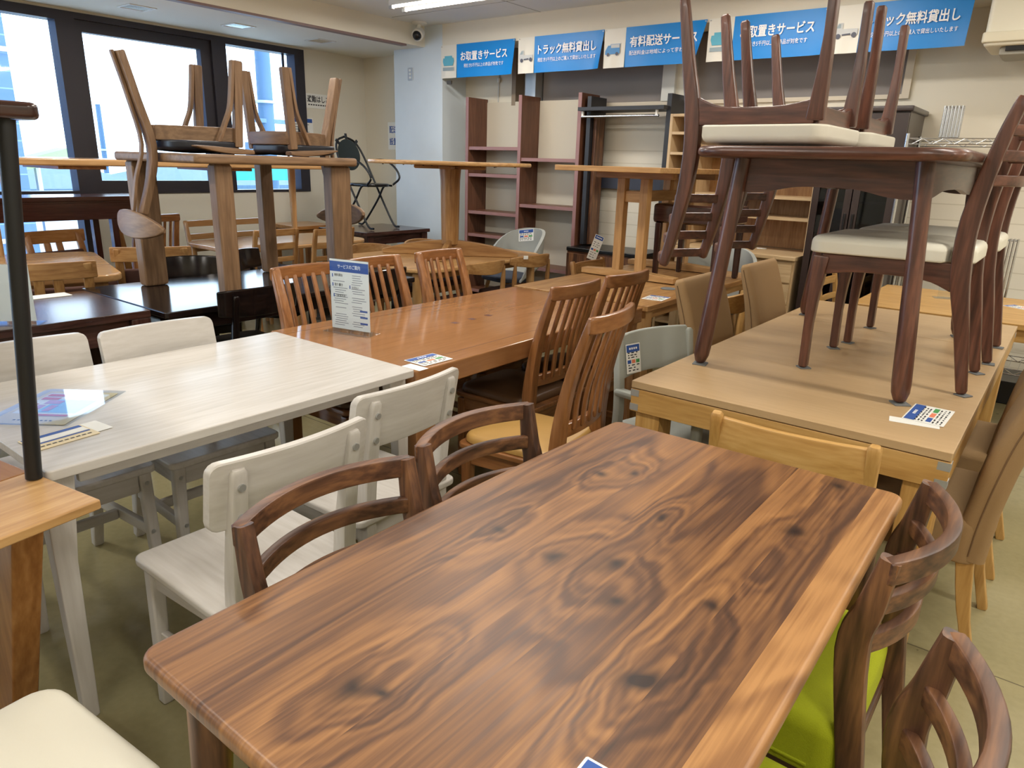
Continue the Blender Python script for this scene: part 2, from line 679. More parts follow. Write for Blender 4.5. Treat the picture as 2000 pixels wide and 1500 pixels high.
# back wall, deeper behind the window corner
sstruct('wall_corner', [(XW, -6.05, 5.97, 6.3, 0, ZC)], M_WALL)
sstruct('wall_pillar', [(-6.12, -5.41, YP, 6.3, 0, ZC)], M_PILLAR)
sstruct('wall_back', [(-5.41, XE, YB, YB + 0.3, 0, 1.95), (-5.41, -4.76, YB, YB + 0.3, 1.95, ZC), (-3.0, -2.88, YB, YB + 0.3, 1.95, ZC),
                      (-1.2, XE, YB, YB + 0.3, 1.95, ZC), (-4.76, -1.2, YB + 0.12, YB + 0.3, 1.95, ZC)], siding_mat())
sstruct('trim_1', [(XW, -5.66, YF, YP, ZS, ZC), (XW, -6.12, YP, 5.97, ZS, ZC)], M_SOFFIT)
sstruct('trim_2', [(-5.74, -5.665, YF, YP - 0.25, ZS - 0.018, ZS)], flat('curtain_rail', (128, 106, 104), 0.5))
sstruct('trim_3', [(-5.41, XE, YP, YB, 2.485, ZC)], M_WALL)
# boarded old windows of the back wall with a pale ledge
sstruct('trim_4', [(-4.76, -1.15, 6.03, YB + 0.12, 1.925, 1.955), (-1.2, -1.15, 6.03, YB, 1.955, 2.485)], M_LEDGE)
wb = sstruct('window_4', [(-4.44, -3.0, YB + 0.06, YB + 0.119, 1.955, 2.485), (-2.88, -1.2, YB + 0.06, YB + 0.119, 1.955, 2.485)], M_RECESS)
sstruct('frame', [(-4.76, -4.71, 6.02, YB + 0.1, 1.955, 2.485)], flat('taupe_post', (140, 124, 104), 0.6), wb)
sstruct('frame', [(-4.62, -4.52, 6.06, YB + 0.1, 1.955, 2.485), (-4.49, -4.45, 6.0, YB + 0.1, 1.955, 2.485)], M_ALU, wb)
sstruct('frame', [(-2.86, -2.83, 6.0, YB + 0.1, 1.955, 2.485)], M_ALU, wb)
sstruct('curtain', [(-3.1, -2.98, 6.02, YB + 0.05, 1.955, 2.485)], flat('pale_curtain', (214, 212, 204), 0.8), wb)


# windows
def window(n, y0, y1, z0, z1, fw_, extra=()):
    bm = B()
    X0, X1 = XW - 0.13, XW + 0.012
    for b in ((X0, X1, y0, y0 + fw_[0], z0, z1), (X0, X1, y1 - fw_[1], y1, z0, z1), (X0, X1, y0 + fw_[0], y1 - fw_[1], z1 - fw_[3], z1),
              (X0, X1, y0 + fw_[0], y1 - fw_[1], z0, z0 + fw_[2])) + tuple(extra):
        sbox(bm, *b)
    wd = struct('window_%d' % n, bm, M_FRAME)
    g = B()
    sbox(g, XW - 0.075, XW - 0.069, y0 + fw_[0] - 0.005, y1 - fw_[1] + 0.005, z0 + fw_[2] - 0.005, z1 - fw_[3] + 0.005)
    obj('pane', g, M_GLASS, wd)
    return wd


X0, X1 = XW - 0.13, XW + 0.012
window(1, 0.95, Y1, 0.05, 2.49, (0.05, 0.12, 0.05, 0.075), [(X0, X1, 1.0, Y1 - 0.12, 1.0, 1.06)])
w2 = window(2, Y1, Y2, ZB, 2.49, (0.03, 0.03, 0.02, 0.05))
bm = B()
for b in ((XW - 0.1, XW - 0.02, Y1 + 0.03, Y1 + 0.09, 1.05, 2.44), (XW - 0.1, XW - 0.02, Y2 - 0.13, Y2 - 0.03, 1.05, 2.44),
          (XW - 0.1, XW - 0.02, Y1 + 0.09, Y2 - 0.13, 2.35, 2.44), (XW - 0.1, XW - 0.02, Y1 + 0.09, Y2 - 0.13, 1.05, 1.145)):
    sbox(bm, *b)
sash = obj('sash', bm, M_FRAME, w2)
bm = B()
box(bm, (XW + 0.005, 3.2, 1.095), (0.03, 0.05, 0.05), 0.004)
obj('latch', bm, M_ALU, sash)
window(3, Y2, Y3, ZB, 2.49, (0.12, 0.12, 0.025, 0.06), [(XW - 0.05, XW - 0.03, Y3 - 0.24, Y3 - 0.22, ZB, 2.43)])
window(5, -1.0, 0.95, 0.05, 2.49, (0.05, 0.05, 0.05, 0.075), [(X0, X1, -0.95, 0.9, 1.0, 1.06)])  # unseen window, added further along the wall to bring in daylight
window(6, -3.1, -1.0, 0.05, 2.49, (0.05, 0.05, 0.05, 0.075), [(X0, X1, -3.05, -1.05, 1.0, 1.06)])  # second unseen window, likewise added for its daylight


# ---------------------------------------------------------------- lamps of the room
M_TUBE = flat('fluorescent_tube', (255, 246, 232), 0.5, emit=13.0)
M_LAMPBODY = flat('lamp_body', (226, 226, 222), 0.5)


def batten(x, y, label):
    t = thing('ceiling_lamp', label, 'lamp', (x, y, ZC - 0.0605), 0, 'twin tube lamps on the ceiling')
    bm = B()
    box(bm, (0, 0, 0.03), (1.22, 0.19, 0.06), 0.004)
    obj('lamp_body', bm, M_LAMPBODY, t)
    for dy in (-0.075, 0.075):
        bm = B()
        tube(bm, [(-0.57, dy, -0.004), (0.57, dy, -0.004)], 0.014, 12)
        obj('tube', bm, M_TUBE, t)
        for s in (-1, 1):
            obj('lamp_holder', box(B(), (s * 0.592, dy, 0.0), (0.04, 0.034, 0.05), 0.004), flat('lamp_holder_grey', (176, 178, 178), 0.5), t)
    return t


lab0 = 'twin tube ceiling lamp nearest the security camera and the pillar'
first = None
nth = 0
for j, y in enumerate((4.69, 2.5, 0.3, -1.9)):
    for i, x in enumerate((-4.38, -1.9, 0.6, 3.0)):
        if (i, j) == (0, 0):
            first = batten(x, y, lab0)
        else:
            dup(first, (x, y, ZC - 0.0605), 0, 'twin tube ceiling lamp %s %s' % (
                ('in the window row', 'in the second row from the windows', 'in the third row from the windows', 'in the right wall row')[i],
                ('nearest the banners', 'over the orange table line', 'over the walnut table line', 'furthest from the banners')[j]))
        ld = bpy.data.lights.new('tube_light', 'AREA')
        ld.shape = 'RECTANGLE'
        ld.size, ld.size_y = 1.14, 0.18
        ld.energy = LAMP_W
        ld.color = LAMP_COL
        lo = bpy.data.objects.new('tube_light', ld)
        COL.objects.link(lo)
        lo.location = (x, y, ZC - 0.085)

# square recessed downlights in the soffit
M_CHROMELT = flat('downlight_reflector', (206, 200, 188), 0.25, 0.8)
dl = None
for k, (y, pl) in enumerate(((3.11, 'over the left window'), (4.01, 'over the middle window'), (4.91, 'over the corner window'))):
    lb = 'square recessed downlight in the soffit ' + pl
    if dl is None:
        dl = thing('downlight', lb, 'lamp', (-6.33, y, ZS), 0, 'recessed downlights in the window soffit')
        bm = B()
        for b in ((-0.11, 0.11, -0.11, -0.095, -0.006, -0.0005), (-0.11, 0.11, 0.095, 0.11, -0.006, -0.0005), (-0.11, -0.095, -0.095, 0.095, -0.006, -0.0005), (0.095, 0.11, -0.095, 0.095, -0.006, -0.0005)):
            sbox(bm, *b)
        obj('trim_ring', bm, M_LAMPBODY, dl)
        bm = B()
        v = [bm.verts.new((a, b, -0.003)) for a, b in ((-0.095, -0.095), (0.095, -0.095), (0.095, 0.095), (-0.095, 0.095))] + [bm.verts.new((0, 0, -0.0008))]
        for q in range(4):
            bm.faces.new((v[q], v[(q + 1) % 4], v[4]))
        obj('reflector', bm, M_CHROMELT, dl, sharp=1)
    else:
        dup(dl, (-6.33, y, ZS), 0, lb)

# ---------------------------------------------------------------- outside the windows
M_TILEBLD = flat('blue_tiles', (66, 96, 150), 0.6)


def tile_mat():
    m, n, l, p = new_mat('blue_wall_tiles')
    tc = n.new('ShaderNodeTexCoord')
    mp = n.new('ShaderNodeMapping')
    mp.inputs['Rotation'].default_value = (PI / 2, 0, PI / 2)
    l.new(tc.outputs['Object'], mp.inputs['Vector'])
    br = n.new('ShaderNodeTexBrick')
    br.inputs['Scale'].default_value = 2.2
    br.inputs['Color1'].default_value = sr(72, 102, 144)
    br.inputs['Color2'].default_value = sr(80, 110, 152)
    br.inputs['Mortar'].default_value = sr(114, 140, 174)
    br.inputs['Mortar Size'].default_value = 0.02
    br.offset = 0.0
    l.new(mp.outputs[0], br.inputs['Vector'])
    l.new(br.outputs['Color'], p.inputs['Base Color'])
    p.inputs['Roughness'].default_value = 0.5
    return m


bt = thing('apartment_building', 'blue tiled tower close outside the left window', 'building', (-15.0, 1.2, -3.5))
bm = B()
sbox(bm, -3, 3, -3.2, 2.85, 0, 15)
obj('tiled_wall', bm, tile_mat(), bt)
bm = B()
for z in (3.6, 6.15, 9):
    sbox(bm, 3.0, 3.06, -3.2, 2.88, z, z + 0.06)
obj('ledge', bm, M_WHITEPL, bt)
gd = B()
sbox(gd, -80, XW - 0.6, -40, 60, -3.7, -3.5)
struct('ground', gd, flat('pale_asphalt', (196, 200, 204), 0.9))


def house(label, x, y, wx, wy, zr, rise, roofcol, rot=0.0):
    t = thing('house', label, 'building', (x, y, -3.5), rot)
    bm = B()
    sbox(bm, -wx / 2, wx / 2, -wy / 2, wy / 2, 0, zr + 3.5)
    obj('wall', bm, flat('house_plaster', (214, 214, 210), 0.8), t)
    bm = B()
    e = 0.4
    h = zr + 3.5
    a = [(-wx / 2 - e, -wy / 2 - e, h), (wx / 2 + e, -wy / 2 - e, h), (wx / 2 + e, wy / 2 + e, h), (-wx / 2 - e, wy / 2 + e, h)]
    top = [(0, -wy / 4, h + rise), (0, wy / 4, h + rise)]
    v = [bm.verts.new(q) for q in a + top] + [bm.verts.new((q[0], q[1], h - 0.12)) for q in a]
    for f in ((0, 1, 4), (1, 2, 5, 4), (2, 3, 5), (3, 0, 4, 5), (6, 7, 1, 0), (7, 8, 2, 1), (8, 9, 3, 2), (9, 6, 0, 3), (9, 8, 7, 6)):
        bm.faces.new([v[q] for q in f])
    obj('roof', bm, roofcol, t, sharp=10)
    return t


M_ROOF = flat('blue_grey_roof_tiles', (70, 98, 120), 0.6, var=0.25, bscale=9)
house('house with blue grey tiled roof seen low in the left window', -23, 8.2, 4.5, 3.4, 0.45, 0.5, M_ROOF)
house('house with blue grey tiled roof seen low in the middle window', -22.5, 12.6, 5, 3.6, 0.55, 0.6, M_ROOF)


def pole(label, x, y, h, r):
    t = thing('utility_pole', label, 'pole', (x, y, -3.5), 0)
    bm = B()
    tube(bm, [(0, 0, 0), (0, 0, h + 3.5)], [r * 1.15, r * 0.85], 14)
    obj('pole', bm, flat('blue_grey_pole', (74, 104, 132), 0.7), t)
    for k, z in enumerate((h + 2.0, h + 1.2, h - 0.2)):
        bm = B()
        tube(bm, [(0, 0, z), (0, 0, z + 0.06)], r * 1.25, 14)
        obj('band', bm, flat('pale_band', (170, 190, 204), 0.5), t)
    bm = B()
    box(bm, (0.1, 0, h + 1.6), (0.1, r * 5, 0.1), 0.01)
    box(bm, (0.1, -r * 2.4, h + 0.9), (0.25, 0.3, 0.4), 0.02)
    obj('crossarm', bm, flat('blue_grey_arm', (90, 116, 140), 0.6), t)
    return t


pole('thick grey utility pole outside the corner window', -16, 10.7, 4.1, 0.2)
pole('thin distant utility pole in the middle window', -27, 11.55, 2.9, 0.09)
bd = thing('billboard', 'teal billboard outside, seen low in the corner window', 'sign', (-15.2, 10.35, -3.5))
bm = B()
box(bm, (0, 0, 4.58), (0.08, 3.4, 0.46), 0.01)
obj('panel', bm, flat('teal_panel', (24, 150, 150), 0.5), bd)
bm = B()
for y in (-1.3, 1.3):
    tube(bm, [(-0.08, y, 0), (-0.08, y, 4.5)], 0.05, 8)
obj('post', bm, M_ALU, bd)
ca = thing('street_canopy', 'pale green canopy edge beside the blue tower', 'canopy', (-13.5, 4.6, -3.5))
bm = B()
bar(bm, [(0, -0.5, 4.55), (0, 0.55, 4.85)], 0.5, 0.16, 0.01)
obj('canopy_board', bm, flat('pale_green', (150, 178, 120), 0.6), ca)
bm = B()
tube(bm, [(0, 0.1, 0), (0, 0.1, 4.7)], 0.05, 8)
obj('post', bm, M_ALU, ca)

# ---------------------------------------------------------------- fixtures on walls and ceiling
t = thing('security_camera', 'white security camera with a dark dome lens under the ceiling by the pillar', 'camera', (-5.55, 5.52, ZC))
bm = B()
lathe(bm, [(0.075, -0.0005), (0.075, -0.012), (0.05, -0.02)], 24)
obj('mount_plate', bm, M_WHITEPL, t)
bm = B()
tube(bm, [(0, 0, -0.018), (0, -0.02, -0.07)], 0.02, 12)
obj('arm', bm, M_WHITEPL, t)
dirv = Vector((0.35, -0.8, -0.45)).normalized()
q = dirv.to_track_quat('Z', 'Y').to_matrix().to_4x4()
M = Matrix.Translation((0, -0.02, -0.11)) @ q
bm = B()
lathe(bm, [(0.03, -0.06), (0.05, -0.05), (0.058, -0.01), (0.058, 0.03), (0.052, 0.036)], 24, axis=M)
obj('housing', bm, M_WHITEPL, t)
bm = B()
lathe(bm, [(0.045, 0.037), (0.041, 0.055), (0.028, 0.068), (0.01, 0.074)], 24, axis=M)
obj('lens_dome', bm, M_BLACKPL, t)

t = thing('light_switch', 'grey metal switch plate high on the pale pillar', 'switch', (-5.87, YP, 2.265))
bm = B()
plate(bm, rrect(0.072, 0.125, 0.006), 0, 0.008, 0.003, mat=Matrix.Translation((0, -0.0005, 0)) @ Matrix.Rotation(PI / 2, 4, 'X'))
obj('switch_plate', bm, M_ALU, t)
for z in (-0.035, 0, 0.035):
    bm = B()
    box(bm, (0, -0.011, z), (0.026, 0.006, 0.022), 0.002)
    obj('rocker', bm, M_WHITEPL, t)
tag(obj('bracket', box(B(), (-5.3, YP - 0.012, 2.16), (0.06, 0.02, 0.035), 0.003), flat('dark_bracket', (70, 66, 60), 0.5)), 'small dark bracket under the first banner at the pillar edge', 'bracket')
t = thing('cable', 'thin grey cable with a round clip on the wall above the brown bookcase', 'cable', (-5.0, YB - 0.008, 2.2))
bm = B()
tube(bm, [(0.06, 0, 0.28), (0.05, 0, 0.05), (0.04, 0, -0.25)], 0.006, 8)
obj('cable_run', bm, M_ALU, t)
bm = B()
tube(bm, [(0.055, -0.012, -0.02), (0.055, -0.012, 0.02)], 0.016, 12)
obj('clip', bm, M_WHITEPL, t)


def poster_on_left(name, label, y0, y1, z0, z1):
    t = thing(name, label, 'sign', (XW + 0.002, (y0 + y1) / 2, (z0 + z1) / 2), (PI / 2, 0, PI / 2))
    bm = B()
    plate(bm, rrect(y1 - y0, z1 - z0, 0.004, 2), 0, 0.002, 0.0005, 1)
    obj('sheet', bm, M_PAPER, t)
    return t


t = poster_on_left('evacuation_sign', 'white evacuation ladder sign with bold black characters right of the window', 5.13, 5.47, 1.915, 2.065)
text('lettering', '避難はしご', 0.30, 0.075, M_INK, t, (0, 0.022, 0.003), bold=0.02)
rects('small_print', [(-0.14 + k * 0.032, -0.118 + k * 0.032, -0.045, -0.033) for k in range(9)], M_INK, t, 0.003)
t = poster_on_left('notice_sheet', 'white notice with a blue header below the evacuation sign', 4.86, 5.21, 1.56, 1.81)
rects('header', [(-0.165, 0.165, 0.075, 0.115)], M_BLUE, t, 0.003)
rects('small_print', [(-0.15, 0.12 - 0.02 * (k % 3), 0.05 - k * 0.026, 0.058 - k * 0.026) for k in range(6)], M_GREYINK, t, 0.003)
t = thing('wall_poster', 'narrow white poster with blue characters partly behind the pillar', 'sign', (-6.43, 5.969, 1.66), (PI / 2, 0, 0))
bm = B()
plate(bm, rrect(0.2, 0.3, 0.004, 2), 0, 0.002, 0.0005, 1)
obj('sheet', bm, M_PAPER, t)
text('lettering', '配送', 0.13, 0.12, M_BLUE, t, (-0.01, 0.07, 0.003), bold=0.02)
text('lettering', '設置', 0.13, 0.12, M_BLUE, t, (-0.01, -0.06, 0.003), bold=0.02)

# ---------------------------------------------------------------- banners


def wavy(bm, x0, x1, z1, z0, curl):
    nx, nz = 14, 6
    g = []
    for i in range(nx + 1):
        u = i / nx
        row = []
        for j in range(nz + 1):
            v = j / nz
            x = x0 + (x1 - x0) * u
            z = z1 + (z0 - z1) * v
            y = 0.004 * math.sin(u * 9 + v * 2) * v - 0.0
            if curl and u > 0.8:
                q = (u - 0.8) / 0.2
                y -= curl * q * q * v
                x -= curl * 0.9 * q * q * v
            row.append((x, y, z))
        g.append(row)
    for dy in (0.0, 0.0015):
        vs = [[bm.verts.new((p[0], p[1] - dy, p[2])) for p in r_] for r_ in g]
        for i in range(nx):
            for j in range(nz):
                bm.faces.new((vs[i][j], vs[i + 1][j], vs[i + 1][j + 1], vs[i][j + 1]))
    return bm


def pic(name, polys, m, parent, y=-0.008):
    bm = B()
    for pl in polys:
        bm.faces.new([bm.verts.new((x, y, z)) for x, z in pl])
    return obj(name, bm, m, parent)


def circ(cx, cz, r, n=14):
    return [(cx + r * math.cos(2 * PI * k / n), cz + r * math.sin(2 * PI * k / n)) for k in range(n)]


M_SOFA = flat('print_teal', (92, 172, 196), 0.5)
M_LGREY = flat('print_light_grey', (196, 198, 198), 0.5)
M_TRUCKBLUE = flat('print_truck_blue', (70, 140, 200), 0.5)
M_DARKPRINT = flat('print_slate', (74, 76, 92), 0.5)
M_GREYP = flat('print_grey', (150, 166, 172), 0.5)


def banner(kind, x0, x1, xs, label, curl):
    z1, z0 = 2.505, 2.2
    t = thing('banner', label, 'banner', ((x0 + x1) / 2, YP - 0.012, z1), 0, 'blue service banners along the back beam')
    W = (x1 - x0) / 2
    s = xs - (x0 + x1) / 2
    bm = B()
    wavy(bm, -W, s, 0, z0 - z1, 0)
    obj('white_panel', bm, M_BANNERW, t, 60)
    bm = B()
    wavy(bm, s, W, 0, z0 - z1, curl)
    obj('blue_panel', bm, M_BANNER, t, 60)
    head, sub = {'keep': ('お取置きサービス', '税抜き5千円以上の商品が対象です'),
                 'truck': ('トラック無料貸出し', '税抜き5千円以上のご購入で貸出しいたします'),
                 'deliver': ('有料配送サービス', '配送料金は地域によって変わります')}[kind]
    bw = W - s
    cx = (W + s) / 2 - 0.01
    text('lettering', head, bw * (0.84 if kind != 'keep' else 0.8), 0.085, M_WHITEINK, t, (cx, -0.012, -0.115), (PI / 2, 0, 0), bold=0.022)
    text('small_lettering', sub, bw * (0.84 if kind != 'keep' else 0.68), 0.036, M_WHITEINK, t, (cx, -0.012, -0.2), (PI / 2, 0, 0), bold=0.006)
    a = (-W + s) / 2
    if kind == 'keep':
        pic('sofa_picture', [[(a - 0.075, -0.15), (a - 0.06, -0.19), (a + 0.06, -0.19), (a + 0.075, -0.15), (a + 0.07, -0.12), (a + 0.05, -0.12), (a + 0.05, -0.1), (a - 0.05, -0.1), (a - 0.05, -0.12), (a - 0.07, -0.12)]], M_SOFA, t)
        pic('picture_base', [[(a - 0.075, -0.235), (a + 0.075, -0.235), (a + 0.075, -0.205), (a - 0.075, -0.205)]], M_GREYP, t)
    elif kind == 'truck':
        pic('truck_picture', [[(a - 0.075, -0.185), (a - 0.075, -0.145), (a - 0.05, -0.11), (a - 0.02, -0.11), (a - 0.02, -0.15), (a + 0.08, -0.15), (a + 0.08, -0.19)]], M_LGREY, t)
        pic('truck_glass', [[(a - 0.066, -0.143), (a - 0.047, -0.116), (a - 0.034, -0.116), (a - 0.034, -0.143)]], M_GREYP, t, -0.009)
        pic('truck_wheels', [circ(a - 0.045, -0.195, 0.017), circ(a + 0.058, -0.19, 0.017), [(a - 0.02, -0.192), (a + 0.035, -0.188), (a + 0.035, -0.178), (a - 0.02, -0.182)]], M_DARKPRINT, t, -0.0095)
    else:
        pic('truck_picture', [[(a - 0.085, -0.2), (a - 0.085, -0.17), (a - 0.06, -0.13), (a - 0.035, -0.13), (a - 0.035, -0.12), (a + 0.055, -0.12), (a + 0.055, -0.195)]], M_TRUCKBLUE, t)
        pic('truck_box', [[(a - 0.03, -0.15), (a - 0.03, -0.123), (a + 0.052, -0.123), (a + 0.052, -0.15)]], M_LGREY, t, -0.009)
        pic('truck_wheels', [circ(a - 0.055, -0.2, 0.014), circ(a + 0.03, -0.197, 0.014)], M_DARKPRINT, t, -0.0095)
    bm = B()
    for x in (-W + 0.012, W - 0.012):
        tube(bm, [(x, 0.006, -0.012), (x, -0.006, -0.012)], 0.005, 8)
    obj('pin', bm, M_ALU, t)


banner('keep', -5.415, -4.47, -5.205, 'blue sofa reservation banner next to the pillar, first from the left', 0.02)
banner('truck', -4.43, -3.508, -4.245, 'blue truck lending banner between the first sofa banner and the delivery banner', 0.03)
banner('deliver', -3.503, -2.584, -3.297, 'blue delivery service banner with a box truck, third from the pillar', 0.06)
banner('keep', -2.567, -1.687, -2.365, 'blue sofa reservation banner in the right half, behind raised chair legs', 0.015)
banner('truck', -1.645, -0.805, -1.462, 'blue truck lending banner nearest the air conditioner', 0.01)

# air conditioner
t = thing('air_conditioner', 'cream wall air conditioner at the right end of the banners', 'air conditioner', (-0.02, 5.69, 2.37))
bm = B()
plate(bm, rrect(1.34, 0.42, 0.03), -0.21, 0.21, 0.02)
for v in bm.verts:
    v.co.y -= 0.0
obj('body', bm, flat('cream_plastic', (226, 220, 200), 0.45), t)
bm = B()
plate(bm, rrect(1.36, 0.05, 0.02), -0.03, 0.03, 0.01, mat=Matrix.Translation((0, -0.2, -0.16)))
obj('front_flap', bm, flat('cream_plastic_flap', (220, 212, 188), 0.45), t)
bm = B()
for k in range(9):
    sbox(bm, -0.46, -0.3, -0.216, -0.21, 0.02 + k * 0.018, 0.03 + k * 0.018)
obj('grille', bm, M_BLACKPL, t)
bm = B()
bar(bm, [(-0.58, -0.02, -0.235), (0.58, -0.02, -0.235)], 0.3, 0.05, 0.01, ref=(0, 1, 0))
obj('outlet', bm, flat('outlet_grey', (150, 146, 134), 0.5), t)
bm = B()
box(bm, (0, -0.177, -0.222), (1.1, 0.016, 0.03), 0.002)
obj('outlet_slot', bm, M_BLACKPL, t)

# ================================================================ chairs (seat centre at the origin, front to +y)
def posts(t, name, x, prof, w, d, m, r=0.008, dx=0.0, smooth=True):
    """a pair of mirrored uprights; prof = (y, z) points; w across, d front to back (lists allowed); dx leans the top inwards"""
    out = []
    for s in (-1, 1):
        P = [(s * (x - dx * i / (len(prof) - 1)), y, z) for i, (y, z) in enumerate(prof)]
        ww, dd = w, d
        if smooth:
            k = 5
            P = smooth_path(P, k)
            if isinstance(d, (list, tuple)):
                dd = [d[i] + (d[i + 1] - d[i]) * j / k for i in range(len(d) - 1) for j in range(k)] + [d[-1]]
            if isinstance(w, (list, tuple)):
                ww = [w[i] + (w[i + 1] - w[i]) * j / k for i in range(len(w) - 1) for j in range(k)] + [w[-1]]
        bm = B()
        bar(bm, P, ww, dd, r, ref=(1, 0, 0))
        out.append(obj(name, bm, m, t))
    return out


def curved_rail(x, y, z, bulge, h, th, n=10, r=0.006, tilt=0.0, ends=1.0):
    """a rail between two uprights, bulging to -y at its middle"""
    P = []
    for k in range(n + 1):
        u = -1 + 2 * k / n
        P.append((x * u, y - bulge * (1 - u * u), z + tilt * (1 - u * u)))
    hh = [h * (ends + (1 - ends) * (1 - (-1 + 2 * k / n) ** 2)) for k in range(n + 1)]
    bm = B()
    bar(bm, P, hh, th, r, ref=(0, 0, 1))
    return bm


def straight_legs(t, x, y, z, w, m, name='leg', splay=0.0, taper=1.0):
    for s in (-1, 1):
        bm = B()
        bar(bm, [(s * (x + splay), y, 0), (s * x, y, z)], [w * taper, w], [w * taper, w], 0.006)
        obj(name, bm, m, t)


def rails4(x, y0, y1, z, h, th, m, t, curved=None):
    """front, back and two side aprons, each a part"""
    for yy in (y0, y1):
        obj('apron', box(B(), (0, yy, z), (2 * x - 0.02, th, h), 0.004), m, t)
    for s in (-1, 1):
        obj('apron', box(B(), (s * x, (y0 + y1) / 2, z), (th, abs(y1 - y0) - 0.02, h), 0.004), m, t)


def k_walnut(t, P):
    m = 'walnut'
    posts(t, 'leg', 0.192, [(-0.275, 0), (-0.222, 0.34), (-0.185, 0.60), (-0.2, 0.70), (-0.215, 0.795)], 0.03, [0.034, 0.046, 0.056, 0.046, 0.034], m)
    straight_legs(t, 0.185, 0.18, 0.33, 0.036, m, taper=0.75)
    obj('top_rail', curved_rail(0.204, -0.212, 0.775, 0.068, 0.044, 0.026, n=16, r=0.005), m, t)
    obj('back_rail', curved_rail(0.185, -0.2, 0.695, 0.062, 0.036, 0.02, n=16, r=0.005), m, t)
    obj('back_rail', curved_rail(0.185, -0.186, 0.61, 0.062, 0.04, 0.02, n=16, r=0.005), m, t)
    rails4(0.185, -0.2, 0.18, 0.3, 0.045, 0.022, m, t)
    bm = B()
    plate(bm, rrect(0.43, 0.41, 0.05), 0.325, 0.445, 0.03, 4, 0.012, rb=0.006)
    for v in bm.verts:
        if v.co.y < -0.14:
            v.co.z -= 0.02 * ((-0.14 - v.co.y) / 0.065) ** 2 * (1 if v.co.z > 0.36 else 0)
    c = obj('seat_cushion', bm, M_LIME, t, 60)
    bm = B()
    for s in (-1, 1):
        tube(bm, [(s * 0.2155, y, 0.345) for y in (-0.15, 0.15)], 0.003, 6)
    obj('seam', bm, M_LIME, c)


def k_white(t, P):
    m = 'white'
    bm = B()
    plate(bm, rrect(0.41, 0.42, 0.025, 4), 0.412, 0.436, 0.007, 3)
    obj('seat', bm, m, t)
    posts(t, 'leg', 0.15, [(-0.235, 0), (-0.19, 0.22), (-0.178, 0.44), (-0.205, 0.64), (-0.232, 0.785)], [0.036, 0.038, 0.04, 0.042, 0.036], [0.034, 0.046, 0.05, 0.034, 0.022], m)
    straight_legs(t, 0.17, 0.175, 0.411, 0.038, m, splay=0.012, taper=0.85)
    for yy, xx in ((0.175, 0.15), (-0.17, 0.13)):
        obj('apron', box(B(), (0, yy, 0.375), (2 * xx, 0.02, 0.06), 0.004), m, t)
    for s in (-1, 1):
        bm = B()
        bar(bm, [(s * 0.152, -0.17, 0.375), (s * 0.17, 0.165, 0.375)], 0.06, 0.02, 0.004, ref=(0, 0, 1))
        obj('apron', bm, m, t)
        bm = B()
        bar(bm, [(s * 0.152, -0.19, 0.2), (s * 0.173, 0.165, 0.2)], 0.04, 0.02, 0.004, ref=(0, 0, 1))
        obj('stretcher', bm, m, t)
    obj('stretcher', box(B(), (0, -0.02, 0.2), (0.3, 0.02, 0.036), 0.004), m, t)
    # curved backrest board with rounded corners in front of the posts
    bm = B()
    o = rrect(0.41, 0.165, 0.022, 5)
    L = []
    for k in range(25):
        x = -0.205 * math.cos(PI * k / 24)
        e = 0.205 - abs(x)
        hz = 0.0825 - (0.022 - math.sqrt(max(0, 0.022 ** 2 - (0.022 - min(e, 0.022)) ** 2)))
        L.append((x, max(hz, 0.0605)))
    tilt = 0.19
    rows = []
    for x, hz in L:
        q = -0.012 - 0.026 * (1 - (x / 0.205) ** 2)
        row = []
        for zz, yy in ((-hz, 0.009), (-hz, -0.009), (-hz + 0.004, -0.012), (hz - 0.004, -0.012), (hz, -0.009), (hz, 0.009), (hz - 0.004, 0.012), (-hz + 0.004, 0.012)):
            row.append(bm.verts.new((x, -0.182 + q + yy - tilt * zz, 0.722 + zz)))
        rows.append(row)
    for a, b in zip(rows, rows[1:]):
        for j in range(8):
            bm.faces.new((a[j], a[(j + 1) % 8], b[(j + 1) % 8], b[j]))
    bm.faces.new(list(reversed(rows[0])))
    bm.faces.new(rows[-1])
    bk = obj('backrest', bm, m, t)
    for s in (-1, 1):
        for z, y in ((0.745, -0.238), (0.672, -0.228)):
            bm = B()
            tube(bm, [(s * 0.15, y + 0.01, z), (s * 0.15, y - 0.0045, z)], 0.0085, 14)
            obj('bolt', bm, M_ALU, bk)
    for s in (-1, 1):
        bm = B()
        for z in (0.375, 0.2):
            tube(bm, [(s * 0.171, 0.19, z), (s * 0.171, 0.1955, z)], 0.007, 10)
        obj('bolt', bm, M_ALU, t)


